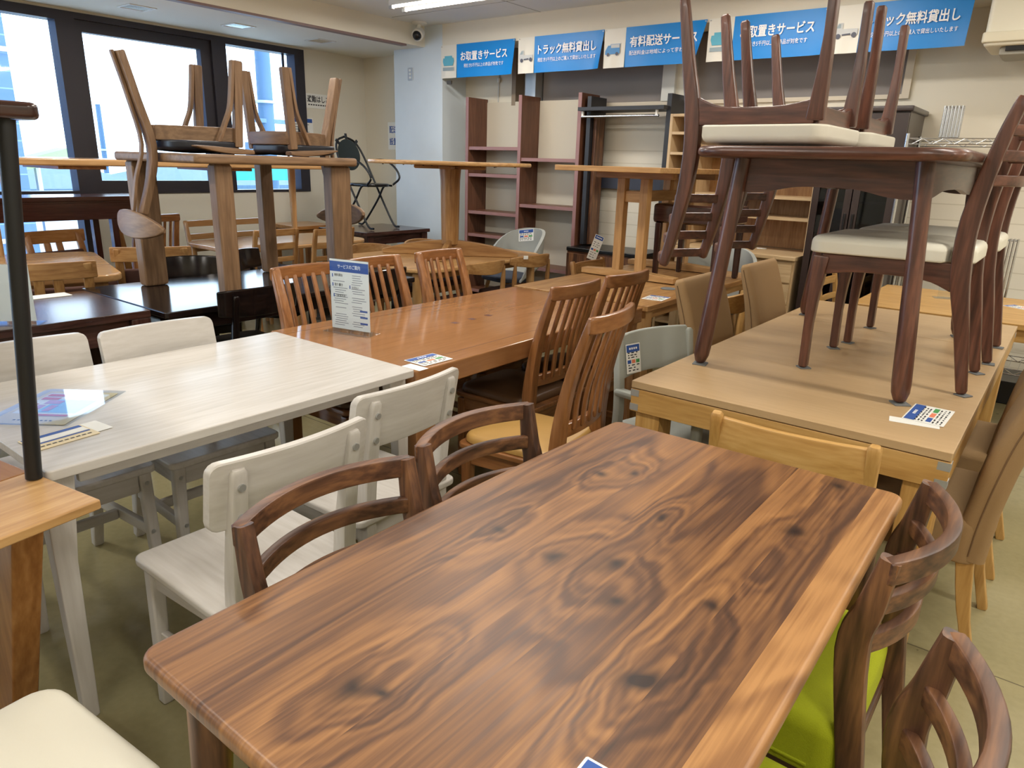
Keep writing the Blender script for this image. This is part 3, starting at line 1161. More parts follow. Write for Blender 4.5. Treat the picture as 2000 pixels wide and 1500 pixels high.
def k_slat(t, P):
    m = 'chairorange'
    leather = P
    prof = [(-0.24, 0), (-0.2, 0.25), (-0.185, 0.47), (-0.215, 0.70), (-0.285, 0.935)]
    lean = lambda z: -0.185 - 0.030 * ((z - 0.47) / 0.23) if z < 0.70 else -0.215 - 0.07 * ((z - 0.70) / 0.235)
    posts(t, 'leg', 0.176, prof, [0.036, 0.042, 0.05, 0.048, 0.044], [0.032, 0.042, 0.05, 0.036, 0.026], m, dx=0.022)
    bm = curved_rail(0.178, -0.28, 0.912, 0.03, 0.058, 0.026, r=0.009)
    obj('top_rail', bm, m, t)
    obj('back_rail', curved_rail(0.17, -0.19, 0.53, 0.02, 0.05, 0.024), m, t)
    for k in range(5):
        x = -0.1 + 0.05 * k
        b = 0.028 * (1 - (x / 0.17) ** 2)
        bm = B()
        bar(bm, smooth_path([(x * 1.08, lean(0.53) - 0.012 - b * 0.6, 0.53), (x * 1.04, lean(0.66) + 0.002 - b, 0.66), (x, lean(0.79) - b, 0.79), (x * 0.98, lean(0.9) - b, 0.9)], 4), 0.022, 0.014, 0.005)
        obj('slat', bm, m, t)
    straight_legs(t, 0.172, 0.18, 0.38, 0.042, m, taper=0.8)
    rails4(0.172, -0.185, 0.18, 0.36, 0.06, 0.024, m, t)
    for s in (-1, 1):
        obj('stretcher', box(B(), (s * 0.172, 0, 0.17), (0.022, 0.38, 0.03), 0.004), m, t)
    bm = B()
    plate(bm, rrect(0.40, 0.43, 0.03), 0.39, 0.412, 0.006)
    obj('seat_frame', bm, m, t)
    bm = B()
    plate(bm, [(x, y + 0.015) for x, y in rrect(0.375, 0.385, 0.06)], 0.4125, 0.445, 0.022, 4, 0.016, rb=0.004)
    obj('seat_cushion', bm, leather, t, 60)


def k_dark(t, P):
    """brown stained ladder back chair with cream seat"""
    m = 'chocolate'
    posts(t, 'leg', 0.178, [(-0.257, 0), (-0.22, 0.2), (-0.183, 0.385), (-0.179, 0.56), (-0.212, 0.77), (-0.247, 0.915)], [0.026, 0.03, 0.036, 0.036, 0.034, 0.03], [0.034, 0.044, 0.058, 0.056, 0.042, 0.034], m)
    for s in (-1, 1):
        bm = B()
        bar(bm, smooth_path([(s * 0.205, 0.245, 0), (s * 0.202, 0.248, 0.2), (s * 0.196, 0.24, 0.405)], 5), 0.036, [0.03] * 5 + [0.034, 0.036, 0.04, 0.045, 0.05, 0.056], 0.006)
        obj('leg', bm, m, t)
    for s in (-1, 1):
        bm = B()
        bar(bm, smooth_path([(s * 0.178, -0.175, 0.372), (s * 0.183, -0.08, 0.386), (s * 0.188, 0.1, 0.388), (s * 0.196, 0.235, 0.378)], 4), [0.095] + [0.085, 0.075, 0.066, 0.06] + [0.056] * 4 + [0.058, 0.062, 0.068, 0.076], 0.024, 0.005, ref=(0, 0, 1))
        obj('apron', bm, m, t)
    for y, x in ((-0.175, 0.175), (0.238, 0.19)):
        bm = B()
        bar(bm, [(-x, y, 0.38), (-x * 0.6, y, 0.388), (x * 0.6, y, 0.388), (x, y, 0.38)], [0.075, 0.056, 0.056, 0.075], 0.024, 0.005, ref=(0, 0, 1))
        obj('apron', bm, m, t)
    for k in range(4):
        z = 0.675 + 0.073 * k
        y = -0.193 - 0.054 * ((z - 0.67) / 0.245)
        obj('back_rail', curved_rail(0.178, y, z, 0.085, 0.034, 0.017, n=16, r=0.005), m, t)
    bm = B()
    o = []
    for x0, y0, x1, y1, rr in ((0.165, -0.215, 0.235, 0.285, 0.05),):
        for sx, sy, w_, a0 in ((1, 1, 0.232, 0), (-1, 1, 0.232, PI / 2), (-1, -1, 0.158, PI), (1, -1, 0.158, 1.5 * PI)):
            yy = y1 - rr if sy > 0 else y0 + 0.03
            r_ = rr if sy > 0 else 0.03
            for k in range(6):
                a = a0 + PI / 2 * k / 5
                o.append((sx * (w_ - r_) + r_ * math.cos(a), yy + r_ * math.sin(a)))
    o3 = []
    for q in range(len(o)):
        o3.append(o[q])
        if q in (11, 23):
            pass
    # widen just in front of the rear posts so the cushion clears them
    o3 = o[:12] + [(-0.21, -0.13), (-0.158, -0.142)] + o[12:] + [(0.158, -0.142), (0.21, -0.13)]
    plate(bm, o3, 0.4165, 0.475, 0.024, 4, 0.012, rb=0.008)
    obj('seat_cushion', bm, M_CREAM, t, 60)


def k_board(t, P):
    """light wood chair with a plain board between two uprights"""
    m, seatm, bh, zt = P
    posts(t, 'leg', 0.195, [(-0.24, 0), (-0.2, 0.25), (-0.185, 0.46), (-0.21, zt - 0.13), (-0.235, zt)], 0.032, [0.032, 0.04, 0.042, 0.036, 0.03], m)
    straight_legs(t, 0.185, 0.18, 0.40, 0.036, m, taper=0.8)
    rails4(0.185, -0.185, 0.18, 0.37, 0.05, 0.022, m, t)
    obj('backrest', curved_rail(0.185, -0.222, zt - 0.012 - bh / 2, 0.022, bh, 0.022), m, t)
    bm = B()
    plate(bm, rrect(0.42, 0.4, 0.04), 0.402, 0.445, 0.016, 4, 0.01, rb=0.005)
    obj('seat_cushion', bm, seatm, t, 60)


def k_ladder(t, P):
    """small ladder back chair: three flat rails"""
    m, seatm = P
    posts(t, 'leg', 0.185, [(-0.235, 0), (-0.2, 0.25), (-0.19, 0.45), (-0.215, 0.66), (-0.255, 0.855)], 0.036, [0.03, 0.036, 0.038, 0.03, 0.024], m)
    straight_legs(t, 0.18, 0.18, 0.41, 0.034, m, taper=0.85)
    rails4(0.18, -0.19, 0.18, 0.38, 0.05, 0.02, m, t)
    for z, h, y in ((0.828, 0.052, -0.247), (0.72, 0.05, -0.226), (0.615, 0.04, -0.208)):
        obj('back_rail', curved_rail(0.18, y, z, 0.016, h, 0.018), m, t)
    bm = B()
    plate(bm, rrect(0.4, 0.39, 0.03), 0.411, 0.44, 0.01, 3, 0.008)
    obj('seat_cushion', bm, seatm, t, 60)


def k_panel(t, P):
    """chair with a broad curved top panel over short wide slats and a brown cushion"""
    m, cush = P
    posts(t, 'leg', 0.195, [(-0.24, 0), (-0.2, 0.25), (-0.19, 0.45), (-0.215, 0.64), (-0.255, 0.80)], [0.036, 0.038, 0.044, 0.05, 0.05], [0.03, 0.036, 0.038, 0.03, 0.024], m)
    straight_legs(t, 0.18, 0.18, 0.40, 0.036, m, taper=0.85)
    rails4(0.18, -0.19, 0.18, 0.37, 0.05, 0.02, m, t)
    obj('top_rail', curved_rail(0.24, -0.238, 0.762, 0.03, 0.095, 0.02), m, t)
    for s in (-1, 1):
        bm = B()
        bar(bm, [(s * 0.05, -0.215, 0.50), (s * 0.045, -0.262, 0.715)], 0.05, 0.014, 0.004)
        obj('slat', bm, m, t)
    obj('back_rail', curved_rail(0.185, -0.195, 0.49, 0.015, 0.04, 0.02), m, t)
    bm = B()
    plate(bm, rrect(0.42, 0.4, 0.04), 0.402, 0.45, 0.018, 4, 0.012, rb=0.005)
    obj('seat_cushion', bm, cush, t, 60)
    if len(P) == 2:
        bm = B()
        bar(bm, [(0, -0.168, 0.47), (0, -0.205, 0.66)], 0.38, 0.03, 0.012)
        obj('back_cushion', bm, cush, t, 60)


def k_curve(t, P):
    """round legged chair whose short front uprights carry a bent backrest board"""
    m, seatm, h = P
    for s in (-1, 1):
        bm = B()
        tube(bm, smooth_path([(s * 0.2, -0.22, 0), (s * 0.2, -0.185, 0.3), (s * 0.198, -0.18, 0.5), (s * 0.2, -0.19, 0.69)], 4), [0.013] * 2 + [0.016] * 3 + [0.019] * 5 + [0.017, 0.014, 0.008], 12)
        obj('leg', bm, m, t)
        bm = B()
        tube(bm, [(s * 0.2, 0.19, 0), (s * 0.19, 0.175, 0.41)], [0.013, 0.019], 12)
        obj('leg', bm, m, t)
    rails4(0.188, -0.18, 0.175, 0.375, 0.05, 0.02, m, t)
    P_ = []
    for k in range(13):
        u = -1 + 2 * k / 12
        P_.append((0.225 * u, -0.155 - 0.1 * (1 - abs(u) ** 2.2), 0.70 + 0.0 * u))
    hh = [h * (0.55 + 0.45 * (1 - abs(-1 + 2 * k / 12) ** 2)) for k in range(13)]
    bm = B()
    bar(bm, P_, hh, 0.022, 0.008, ref=(0, -0.12, 1))
    obj('backrest', bm, m, t)
    bm = B()
    plate(bm, rrect(0.44, 0.42, 0.08), 0.402, 0.446, 0.016, 4, 0.01, rb=0.005)
    obj('seat_cushion', bm, seatm, t, 60)


def k_black(t, P):
    """black stained chair with a broad bent board"""
    m = 'black'
    posts(t, 'leg', 0.15, [(-0.25, 0), (-0.21, 0.25), (-0.2, 0.45), (-0.225, 0.62), (-0.25, 0.74)], 0.034, [0.03, 0.036, 0.038, 0.03, 0.022], m)
    straight_legs(t, 0.18, 0.18, 0.40, 0.036, m, taper=0.8)
    rails4(0.17, -0.2, 0.18, 0.37, 0.05, 0.022, m, t)
    bm = B()
    o = []
    for k in range(13):
        u = -1 + 2 * k / 12
        o.append((0.225 * u, -0.2 - 0.055 * (1 - u * u), 0.70))
    bar(bm, o, [0.13 + 0.02 * (1 - (-1 + k / 6) ** 2) for k in range(13)], 0.018, 0.008, ref=(0, -0.16, 1))
    obj('backrest', bm, m, t)
    bm = B()
    plate(bm, rrect(0.44, 0.42, 0.07), 0.402, 0.445, 0.016, 4, 0.012, rb=0.005)
    obj('seat_cushion', bm, P if P else M_BLACKSEAT, t, 60)


def k_parsons(t, P):
    """upholstered high back chair with pale tapering legs"""
    m = 'oakgold'
    bm = B()
    plate(bm, rrect(0.45, 0.45, 0.04), 0.33, 0.47, 0.03, 4, 0.012, rb=0.01)
    obj('seat', bm, M_BEIGE, t, 60)
    bm = B()
    bar(bm, smooth_path([(0, -0.205, 0.345), (0, -0.215, 0.5), (0, -0.25, 0.72), (0, -0.315, 0.94)], 5), 0.44, [0.085] * 5 + [0.08] * 5 + [0.072, 0.068, 0.064, 0.06, 0.055, 0.05], 0.024, seg=4)
    bk = obj('backrest', bm, M_BEIGE, t, 60)
    bm = B()
    for s in (-1, 1):
        tube(bm, smooth_path([(s * 0.2205, -0.205, 0.36), (s * 0.2205, -0.215, 0.5), (s * 0.2205, -0.25, 0.72), (s * 0.2205, -0.312, 0.915)], 4), 0.0022, 6)
    obj('seam', bm, flat('beige_seam', (112, 86, 58), 0.9), bk)
    for s in (-1, 1):
        bm = B()
        bar(bm, smooth_path([(s * 0.19, -0.27, 0), (s * 0.19, -0.225, 0.18), (s * 0.19, -0.2, 0.335)], 4), 0.034, [0.03] * 4 + [0.036, 0.038, 0.042, 0.044, 0.046], 0.005)
        obj('leg', bm, m, t)
        bm = B()
        bar(bm, [(s * 0.19, 0.19, 0), (s * 0.19, 0.185, 0.335)], [0.028, 0.042], [0.028, 0.042], 0.005)
        obj('leg', bm, m, t)


def k_shell(t, P):
    """felt covered bucket chair on four wooden legs"""
    bm = B()
    nu, nv = 24, 12
    outer, inner = [], []
    for j in range(nv + 1):
        v = j / nv
        ro, ri = [], []
        for i in range(nu + 1):
            u = -1 + 2 * i / nu
            ang = u * 2.0
            hgt = 0.42 * (1 - abs(u) ** 2.8) + 0.02
            z = 0.40 + hgt * v ** 1.3
            rad = 0.11 + (0.17 + 0.0 * v) * min(1.0, v * 2.2) + 0.02 * v
            lean = 0.05 * (1 - abs(u) ** 2) * v
            x = math.sin(ang) * rad
            y = -math.cos(ang) * (rad * 0.86 + lean)
            n_ = Vector((math.sin(ang), -math.cos(ang), 0.0))
            ro.append(bm.verts.new((x, y, z)))
            ri.append(bm.verts.new((x - n_.x * 0.028, y - n_.y * 0.028, z + 0.025 * (1 - v))))
        outer.append(ro)
        inner.append(ri)
    for j in range(nv):
        for i in range(nu):
            bm.faces.new((outer[j][i], outer[j][i + 1], outer[j + 1][i + 1], outer[j + 1][i]))
            bm.faces.new((inner[j][i + 1], inner[j][i], inner[j + 1][i], inner[j + 1][i + 1]))
    for i in range(nu):
        bm.faces.new((outer[nv][i], outer[nv][i + 1], inner[nv][i + 1], inner[nv][i]))
        bm.faces.new((outer[0][i + 1], outer[0][i], inner[0][i], inner[0][i + 1]))
    for i in (0, nu):
        for j in range(nv):
            bm.faces.new((outer[j][i], inner[j][i], inner[j + 1][i], outer[j + 1][i]))
    obj('shell', bm, P, t, 60)
    bm = B()
    plate(bm, rrect(0.44, 0.4, 0.14, 8, 0, 0.03), 0.40, 0.45, 0.02, 4, 0.015, rb=0.01)
    obj('seat_cushion', bm, M_NAVY, t, 60)
    for sx in (-1, 1):
        for sy in (-1, 1):
            bm = B()
            tube(bm, [(sx * 0.21, sy * 0.2 + 0.02, 0), (sx * 0.13, sy * 0.12 + 0.02, 0.405)], [0.012, 0.019], 12)
            obj('leg', bm, 'beech', t)


def k_grey(t, P):
    """pale grey moulded armchair"""
    m = M_GREYPLASTIC
    bm = B()
    plate(bm, rrect(0.44, 0.43, 0.06), 0.415, 0.437, 0.01, 3)
    obj('seat', bm, m, t)
    bm = curved_rail(0.2, -0.205, 0.70, 0.045, 0.165, 0.016, r=0.007)
    for v in bm.verts:
        v.co.y -= 0.2 * (v.co.z - 0.70)
    obj('backrest', bm, m, t)
    for s in (-1, 1):
        bm = B()
        bar(bm, smooth_path([(s * 0.23, -0.255, 0), (s * 0.22, -0.2, 0.3), (s * 0.21, -0.185, 0.5), (s * 0.205, -0.215, 0.77)], 4), 0.034, 0.036, 0.01)
        obj('leg', bm, m, t)
        bm = B()
        bar(bm, [(s * 0.225, 0.21, 0), (s * 0.215, 0.19, 0.572)], 0.032, 0.036, 0.01)
        obj('leg', bm, m, t)
        bm = B()
        bar(bm, smooth_path([(s * 0.215, -0.195, 0.572), (s * 0.225, -0.05, 0.582), (s * 0.225, 0.1, 0.584), (s * 0.215, 0.215, 0.576)], 4), 0.046, 0.028, 0.011)
        obj('armrest', bm, m, t)


KINDS = {}
PROTO = {}


def chair(kind, name, loc, rz, label, group=None, P=None, key=None):
    key = key or kind
    if key in PROTO:
        return dup(PROTO[key], loc, rz, label, group)
    t = thing(name, label, 'chair', loc, rz, group)
    globals()['k_' + kind](t, P)
    PROTO[key] = t
    return t


# ================================================================ tables
def table(name, label, x0, x1, y0, y1, z, th, top, leg=None, r=0.02, edge=0.006, base=0.0, legs=(), lw=0.07, apron=None, ai=0.05, rot=0.0, group=None, cat='table', seg=8, round_legs=False, splay=0.0, lt=1.0):
    """top from x0..x1, y0..y1 with its upper face at z, standing at height base; legs = corner insets (dx, dy)"""
    cx, cy = (x0 + x1) / 2, (y0 + y1) / 2
    W, D = x1 - x0, y1 - y0
    H = z - base
    t = thing(name, label, cat, (cx, cy, base), rot, group)
    bm = B()
    plate(bm, rrect(W, D, r, seg), H - th, H, edge, 3)
    obj('tabletop', bm, top, t)
    leg = leg or top
    for dx, dy in legs:
        for sx in (-1, 1):
            for sy in (-1, 1):
                bm = B()
                px, py = sx * (W / 2 - dx), sy * (D / 2 - dy)
                if round_legs:
                    tube(bm, [(px + sx * splay, py + sy * splay, 0), (px, py, H - th)], [lw / 2 * lt, lw / 2], 16)
                else:
                    bar(bm, [(px + sx * splay, py + sy * splay, 0), (px, py, H - th)], [lw * lt, lw], [lw * lt, lw], 0.006)
                obj('leg', bm, leg, t)
    if apron:
        ah, at = apron
        zc = H - th - ah / 2
        for s in (-1, 1):
            obj('apron', box(B(), (0, s * (D / 2 - ai), zc), (W - 2 * ai - 0.02, at, ah), 0.003), leg, t)
            obj('apron', box(B(), (s * (W / 2 - ai), 0, zc), (at, D - 2 * ai - 0.02, ah), 0.003), leg, t)
    return t


def felt(x, y, z, label, rz=0.0, s=0.036):
    bm = B()
    plate(bm, rrect(s, s, 0.003, 2), 0, 0.004, 0.0008, 1)
    o = obj('felt_pad', bm, M_FELT)
    o.location = (x, y, z)
    o.rotation_euler = (0, 0, rz)
    return tag(o, label, 'felt pad', 'grey felt pads under the stacked furniture')


def card(loc, rz, label, w=0.105, h=0.148, tilt=None, two=False, group='price cards', seedn=1):
    """paper price card with a blue header, coloured price fields and small print"""
    t = thing('price_card', label, 'price card', loc, tilt if tilt else (0, 0, rz), group)
    bm = B()
    plate(bm, rrect(w, h, 0.002, 1), 0.0003, 0.0012, 0.0002, 1)
    obj('sheet', bm, M_PAPER, t)
    rects('header', [(-w / 2 + 0.004, w / 2 - 0.004, h / 2 - 0.032, h / 2 - 0.004)], M_BLUE, t, 0.0016)
    rects('header_print', [(-0.022 + k * 0.012, -0.014 + k * 0.012, h / 2 - 0.022, h / 2 - 0.014) for k in range(4)], M_WHITEINK, t, 0.002)
    q = w / 3.4
    y = -h * 0.1
    for nm, k, m in (('blue_field', -1, M_BLUE), ('orange_field', 0, M_ORANGEINK), ('green_field', 1, M_GREENINK)):
        rects(nm, [(k * q - q * 0.42, k * q + q * 0.42, y - 0.007, y + 0.007)], m, t, 0.0016)
    rnd = random.Random(seedn)
    it = []
    for yy in (h * 0.2, h * 0.12, h * 0.04, -h * 0.22, -h * 0.31, -h * 0.4):
        x = -w / 2 + 0.01
        while x < w / 2 - 0.02:
            l_ = rnd.uniform(0.006, 0.02)
            it.append((x, min(x + l_, w / 2 - 0.008), yy - 0.0022, yy + 0.0022))
            x += l_ + rnd.uniform(0.004, 0.012)
    rects('small_print', it, M_INK, t, 0.0016)
    if two:
        bm = B()
        plate(bm, rrect(w * 0.95, 0.05, 0.002, 1), -0.0006, 0.0001, 0.0002, 1, mat=Matrix.Translation((-0.002, two, 0)))
        sl = obj('slip', bm, M_PAPER, t)
    return t

# ================================================================ foreground: walnut table and its chairs
def walnut_top():
    m, n, l, p = new_mat('walnut_planks_with_knots')
    tc = n.new('ShaderNodeTexCoord')
    sx = n.new('ShaderNodeSeparateXYZ')
    l.new(tc.outputs['Object'], sx.inputs[0])

    def mth(op, a, b=None, c=None):
        q = n.new('ShaderNodeMath')
        q.operation = op
        for i, v in enumerate((a, b, c)):
            if v is None:
                continue
            if isinstance(v, (int, float)):
                q.inputs[i].default_value = v
            else:
                l.new(v, q.inputs[i])
        return q.outputs[0]
    X, Y = sx.outputs['X'], sx.outputs['Y']
    edges = (-0.30, -0.205, -0.118, -0.03, 0.052, 0.146, 0.228, 0.318)
    idx = mth('GREATER_THAN', X, edges[0])
    for e in edges[1:]:
        idx = mth('ADD', idx, mth('GREATER_THAN', X, e))
    # knots lift the growth field round them
    knots = ((-0.082, -0.51, 0.026), (-0.046, -0.49, 0.016), (-0.207, -0.055, 0.018), (-0.066, -0.07, 0.022), (0.017, -0.02, 0.02), (0.082, -0.128, 0.022),
             (0.204, -0.25, 0.026), (0.225, -0.236, 0.02), (-0.196, 0.315, 0.017), (-0.14, 0.365, 0.013), (0.242, 0.336, 0.02), (0.217, -0.012, 0.02), (0.25, 0.61, 0.022), (0.008, 0.2, 0.012))
    wob = n.new('ShaderNodeTexNoise')
    wob.inputs['Scale'].default_value = 9
    wob.inputs['Detail'].default_value = 2
    l.new(tc.outputs['Object'], wob.inputs['Vector'])
    wsep = n.new('ShaderNodeSeparateColor')
    l.new(wob.outputs['Color'], wsep.inputs[0])
    Xw = mth('MULTIPLY_ADD', mth('SUBTRACT', wsep.outputs[0], 0.5), 0.05, X)
    Yw = mth('MULTIPLY_ADD', mth('SUBTRACT', wsep.outputs[1], 0.5), 0.09, Y)
    field, dark = None, None
    for kx, ky, kr in knots:
        dx = mth('SUBTRACT', Xw, kx)
        dy = mth('MULTIPLY', mth('SUBTRACT', Yw, ky), 0.36)
        d2 = mth('ADD', mth('MULTIPLY', dx, dx), mth('MULTIPLY', dy, dy))
        g = mth('EXPONENT', mth('MULTIPLY', d2, -1.0 / (2.6 * kr) ** 2))
        dyc = mth('MULTIPLY', mth('SUBTRACT', Yw, ky), 0.8)
        d3 = mth('ADD', mth('MULTIPLY', dx, dx), mth('MULTIPLY', dyc, dyc))
        k_ = mth('EXPONENT', mth('MULTIPLY', d3, -1.0 / (0.85 * kr) ** 2))
        field = g if field is None else mth('ADD', field, g)
        dark = k_ if dark is None else mth('ADD', dark, k_)
    cv = n.new('ShaderNodeCombineXYZ')
    l.new(X, cv.inputs[0])
    l.new(mth('MULTIPLY', Y, 0.15), cv.inputs[1])
    l.new(mth('MULTIPLY', idx, 0.37), cv.inputs[2])
    big = n.new('ShaderNodeTexNoise')
    big.inputs['Scale'].default_value = 6.5
    big.inputs['Detail'].default_value = 1.5
    big.inputs['Distortion'].default_value = 0.9
    l.new(cv.outputs[0], big.inputs['Vector'])
    h_ = mth('ADD', mth('MULTIPLY', big.outputs['Fac'], 1.0), mth('MULTIPLY', field, 0.36))
    rings = mth('SINE', mth('MULTIPLY', h_, 46.0))
    rings2 = mth('SINE', mth('MULTIPLY', h_, 21.0))
    cf = n.new('ShaderNodeCombineXYZ')
    l.new(X, cf.inputs[0])
    l.new(mth('MULTIPLY', Y, 0.022), cf.inputs[1])
    l.new(mth('MULTIPLY', idx, 0.9), cf.inputs[2])
    fine = n.new('ShaderNodeTexNoise')
    fine.inputs['Scale'].default_value = 150
    fine.inputs['Detail'].default_value = 3
    l.new(cf.outputs[0], fine.inputs['Vector'])
    wn = n.new('ShaderNodeTexWhiteNoise')
    wn.noise_dimensions = '1D'
    l.new(mth('ADD', idx, 12.3), wn.inputs['W'])
    v = mth('ADD', mth('MULTIPLY', rings, 0.09), mth('MULTIPLY', rings2, 0.09))
    v = mth('ADD', v, mth('MULTIPLY', mth('SUBTRACT', fine.outputs['Fac'], 0.5), 0.62))
    v = mth('ADD', v, mth('MULTIPLY', mth('SUBTRACT', wn.outputs['Value'], 0.5), 0.20))
    v = mth('ADD', v, 0.5)
    lightp = mth('GREATER_THAN', X, 0.318)
    v = mth('ADD', v, mth('MULTIPLY', lightp, 0.26))
    v = mth('SUBTRACT', v, mth('MULTIPLY', field, 0.06))
    cr = n.new('ShaderNodeValToRGB')
    e = cr.color_ramp.elements
    e[0].position, e[0].color = 0.08, sr(62, 42, 31)
    e[1].position, e[1].color = 0.95, sr(178, 130, 80)
    for pos, col in ((0.32, (90, 60, 41)), (0.5, (120, 82, 51)), (0.7, (147, 103, 62))):
        x_ = e.new(pos)
        x_.color = sr(*col)
    l.new(v, cr.inputs['Fac'])
    mx = n.new('ShaderNodeMix')
    mx.data_type = 'RGBA'
    mx.inputs['B'].default_value = sr(34, 22, 20)
    l.new(mth('MINIMUM', mth('MULTIPLY', dark, 0.95), 0.95), mx.inputs['Factor'])
    l.new(cr.outputs['Color'], mx.inputs['A'])
    l.new(mx.outputs['Result'], p.inputs['Base Color'])
    l.new(mth('MULTIPLY_ADD', fine.outputs['Fac'], 0.2, 0.3), p.inputs['Roughness'])
    return m


wt = thing('dining_table', 'large walnut dining table with dark knots filling the foreground', 'table', (-0.557, 1.02, 0))
bm = B()
o = []
for cx_, cy_, a0 in ((0.376, 0.665, 0), (-0.356, 0.65, PI / 2), (-0.379, -0.67, PI), (0.388, -0.67, 1.5 * PI)):
    rr = 0.03
    sx_, sy_ = (1 if cx_ > 0 else -1), (1 if cy_ > 0 else -1)
    for k in range(7):
        a = a0 + PI / 2 * k / 6
        o.append((cx_ - sx_ * rr + rr * math.cos(a), cy_ - sy_ * rr + rr * math.sin(a)))
    if cx_ < 0 < cy_:
        o += [(-0.374, 0.3), (-0.381, -0.1), (-0.382, -0.4)]
plate(bm, o, 0.689, 0.72, 0.011, 4)
obj('tabletop', bm, walnut_top(), wt)
for x, y, sxx, syy in ((-0.31, -0.60, -0.03, -0.03), (0.31, -0.60, 0.03, -0.03), (-0.31, 0.612, -0.03, 0.02), (0.31, 0.632, 0.03, 0.02)):
    bm = B()
    tube(bm, [(x + sxx, y + syy, 0), (x, y, 0.688)], [0.019, 0.034], 18)
    obj('leg', bm, 'walnut', wt)
for s in (-1, 1):
    obj('apron', box(B(), (s * 0.22, 0, 0.664), (0.03, 1.1, 0.048), 0.004), 'walnut', wt)

G = 'walnut chairs round the walnut table'
N_ = 'dining_chair'
chair('walnut', N_, (-0.81, 0.775, 0), -PI / 2, 'curved walnut chair on the left of the walnut table, nearest its front corner', G)
chair('walnut', N_, (-0.835, 1.235, 0), -PI / 2, 'curved walnut chair on the left of the walnut table, nearest the tan seated slat chair', G)
chair('walnut', N_, (-0.345, 1.40, 0), PI / 2, 'walnut chair with lime green seat at the far right corner of the walnut table', G)
chair('walnut', N_, (-0.232, 0.85, 0), PI / 2, 'walnut chair at the bottom right, its back rails cut by the picture edge', G)
cd = card((-0.288, 0.541, 0.7202), R(2), 'white card at the front end of the walnut table, cut by the bottom edge', 0.09, 0.13, seedn=3)

# board backed chair at the end of the walnut table
chair('board', N_, (-0.485, 2.02, 0), 0.06, 'yellow oak board back chair between the walnut table and the big oak table', None, ('oakgold', M_BROWNFAB, 0.12, 0.775), 'board_gold')

# ---------------------------------------------------------------- white table and chairs
wtb = table('dining_table', 'white stained wooden dining table with leaflets on it', -2.515, -1.70, 0.512, 1.655, 0.71, 0.026, wood('white', 1), 'white', r=0.012, edge=0.004, legs=(), apron=None)
for sx_ in (-1, 1):
    for sy_ in (-1, 1):
        bm = B()
        bar(bm, [(sx_ * 0.35, sy_ * 0.552, 0), (sx_ * 0.345, sy_ * 0.549, 0.45), (sx_ * 0.335, sy_ * 0.535, 0.682)], [0.036, 0.05, 0.075], [0.036, 0.044, 0.05], 0.006, ref=(0, 1, 0))
        obj('leg', bm, 'white', wtb)
    obj('apron', box(B(), (sx_ * 0.315, 0, 0.648), (0.02, 0.96, 0.04), 0.003), 'white', wtb)
    obj('apron', box(B(), (0, sx_ * 0.50, 0.645), (0.58, 0.02, 0.05), 0.003), 'white', wtb)
    obj('crossbar', box(B(), (0, sx_ * 0.46, 0.674), (0.6, 0.06, 0.018), 0.003), 'white', wtb)
G = 'white stained chairs at the white table'
chair('white', N_, (-1.485, 0.865, 0), PI / 2, 'white wooden chair with bolted board back, nearest the front corner of the walnut table', G)
chair('white', N_, (-1.61, 1.335, 0), PI / 2 + 0.03, 'white wooden chair beside the block leg of the orange table, its board back facing us', G)
chair('white', N_, (-2.355, 1.20, 0), -PI / 2, 'white wooden chair on the far side of the white table, beside the orange table', G)
chair('white', N_, (-2.40, 0.768, 0), -PI / 2, 'white wooden chair on the far side of the white table, behind the black table leg', G)

# leaflets on the white table
lf = thing('leaflet', 'folded cream leaflet with red and pink print on the white table', 'leaflet', (-2.145, 0.70, 0.711), R(38))
bm = B()
plate(bm, rrect(0.2, 0.27, 0.003, 1), 0, 0.0012, 0.0003, 1)
obj('sheet', bm, M_PAPER2, lf)
rects('white_panel', [(-0.085, 0.085, -0.06, 0.115)], M_PAPER, lf, 0.0016)
rects('pale_blue_area', [(-0.03, 0.08, -0.05, 0.06)], M_CYANINK, lf, 0.002)
rects('red_print', [(-0.08, 0.02, 0.085, 0.105), (-0.08, -0.03, 0.055, 0.075), (-0.03, 0.07, -0.075, -0.063), (-0.08, -0.06, -0.04, 0.02)], M_REDINK, lf, 0.0024)
rects('pink_print', [(-0.05, -0.005, 0.02, 0.05), (-0.055, -0.035, -0.05, 0.01), (-0.02, 0.0, -0.04, 0.01)], M_PINKINK, lf, 0.0024)
rects('small_print', [(-0.05 + 0.012 * k, -0.043 + 0.012 * k, -0.112, -0.106) for k in range(9)], M_INK, lf, 0.0016)
bm = B()
plate(bm, rrect(0.235, 0.3, 0.004, 1), 0.003, 0.0036, 0.0002, 1)
obj('clear_sleeve', bm, M_ACRYL, lf)
l2 = thing('leaflet', 'small leaflet with blue bands at the near edge of the white table', 'leaflet', (-1.90, 0.615, 0.711), R(96))
bm = B()
plate(bm, rrect(0.15, 0.1, 0.003, 1), 0, 0.0012, 0.0003, 1)
obj('sheet', bm, M_PAPER2, l2)
rects('blue_bands', [(-0.07, 0.07, 0.028, 0.046), (-0.07, 0.07, -0.012, -0.004)], M_BLUE, l2, 0.0016)
rects('white_panel', [(-0.07, 0.07, -0.002, 0.027)], M_PAPER, l2, 0.0016)
rects('small_print', [(-0.06 + 0.014 * k, -0.05 + 0.014 * k, -0.034, -0.028) for k in range(9)], M_INK, l2, 0.0016)
bm = B()
plate(bm, rrect(0.06, 0.085, 0.003, 1, 0.085, 0.006), 0.0004, 0.001, 0.0002, 1)
obj('tab', bm, M_PAPER, l2)

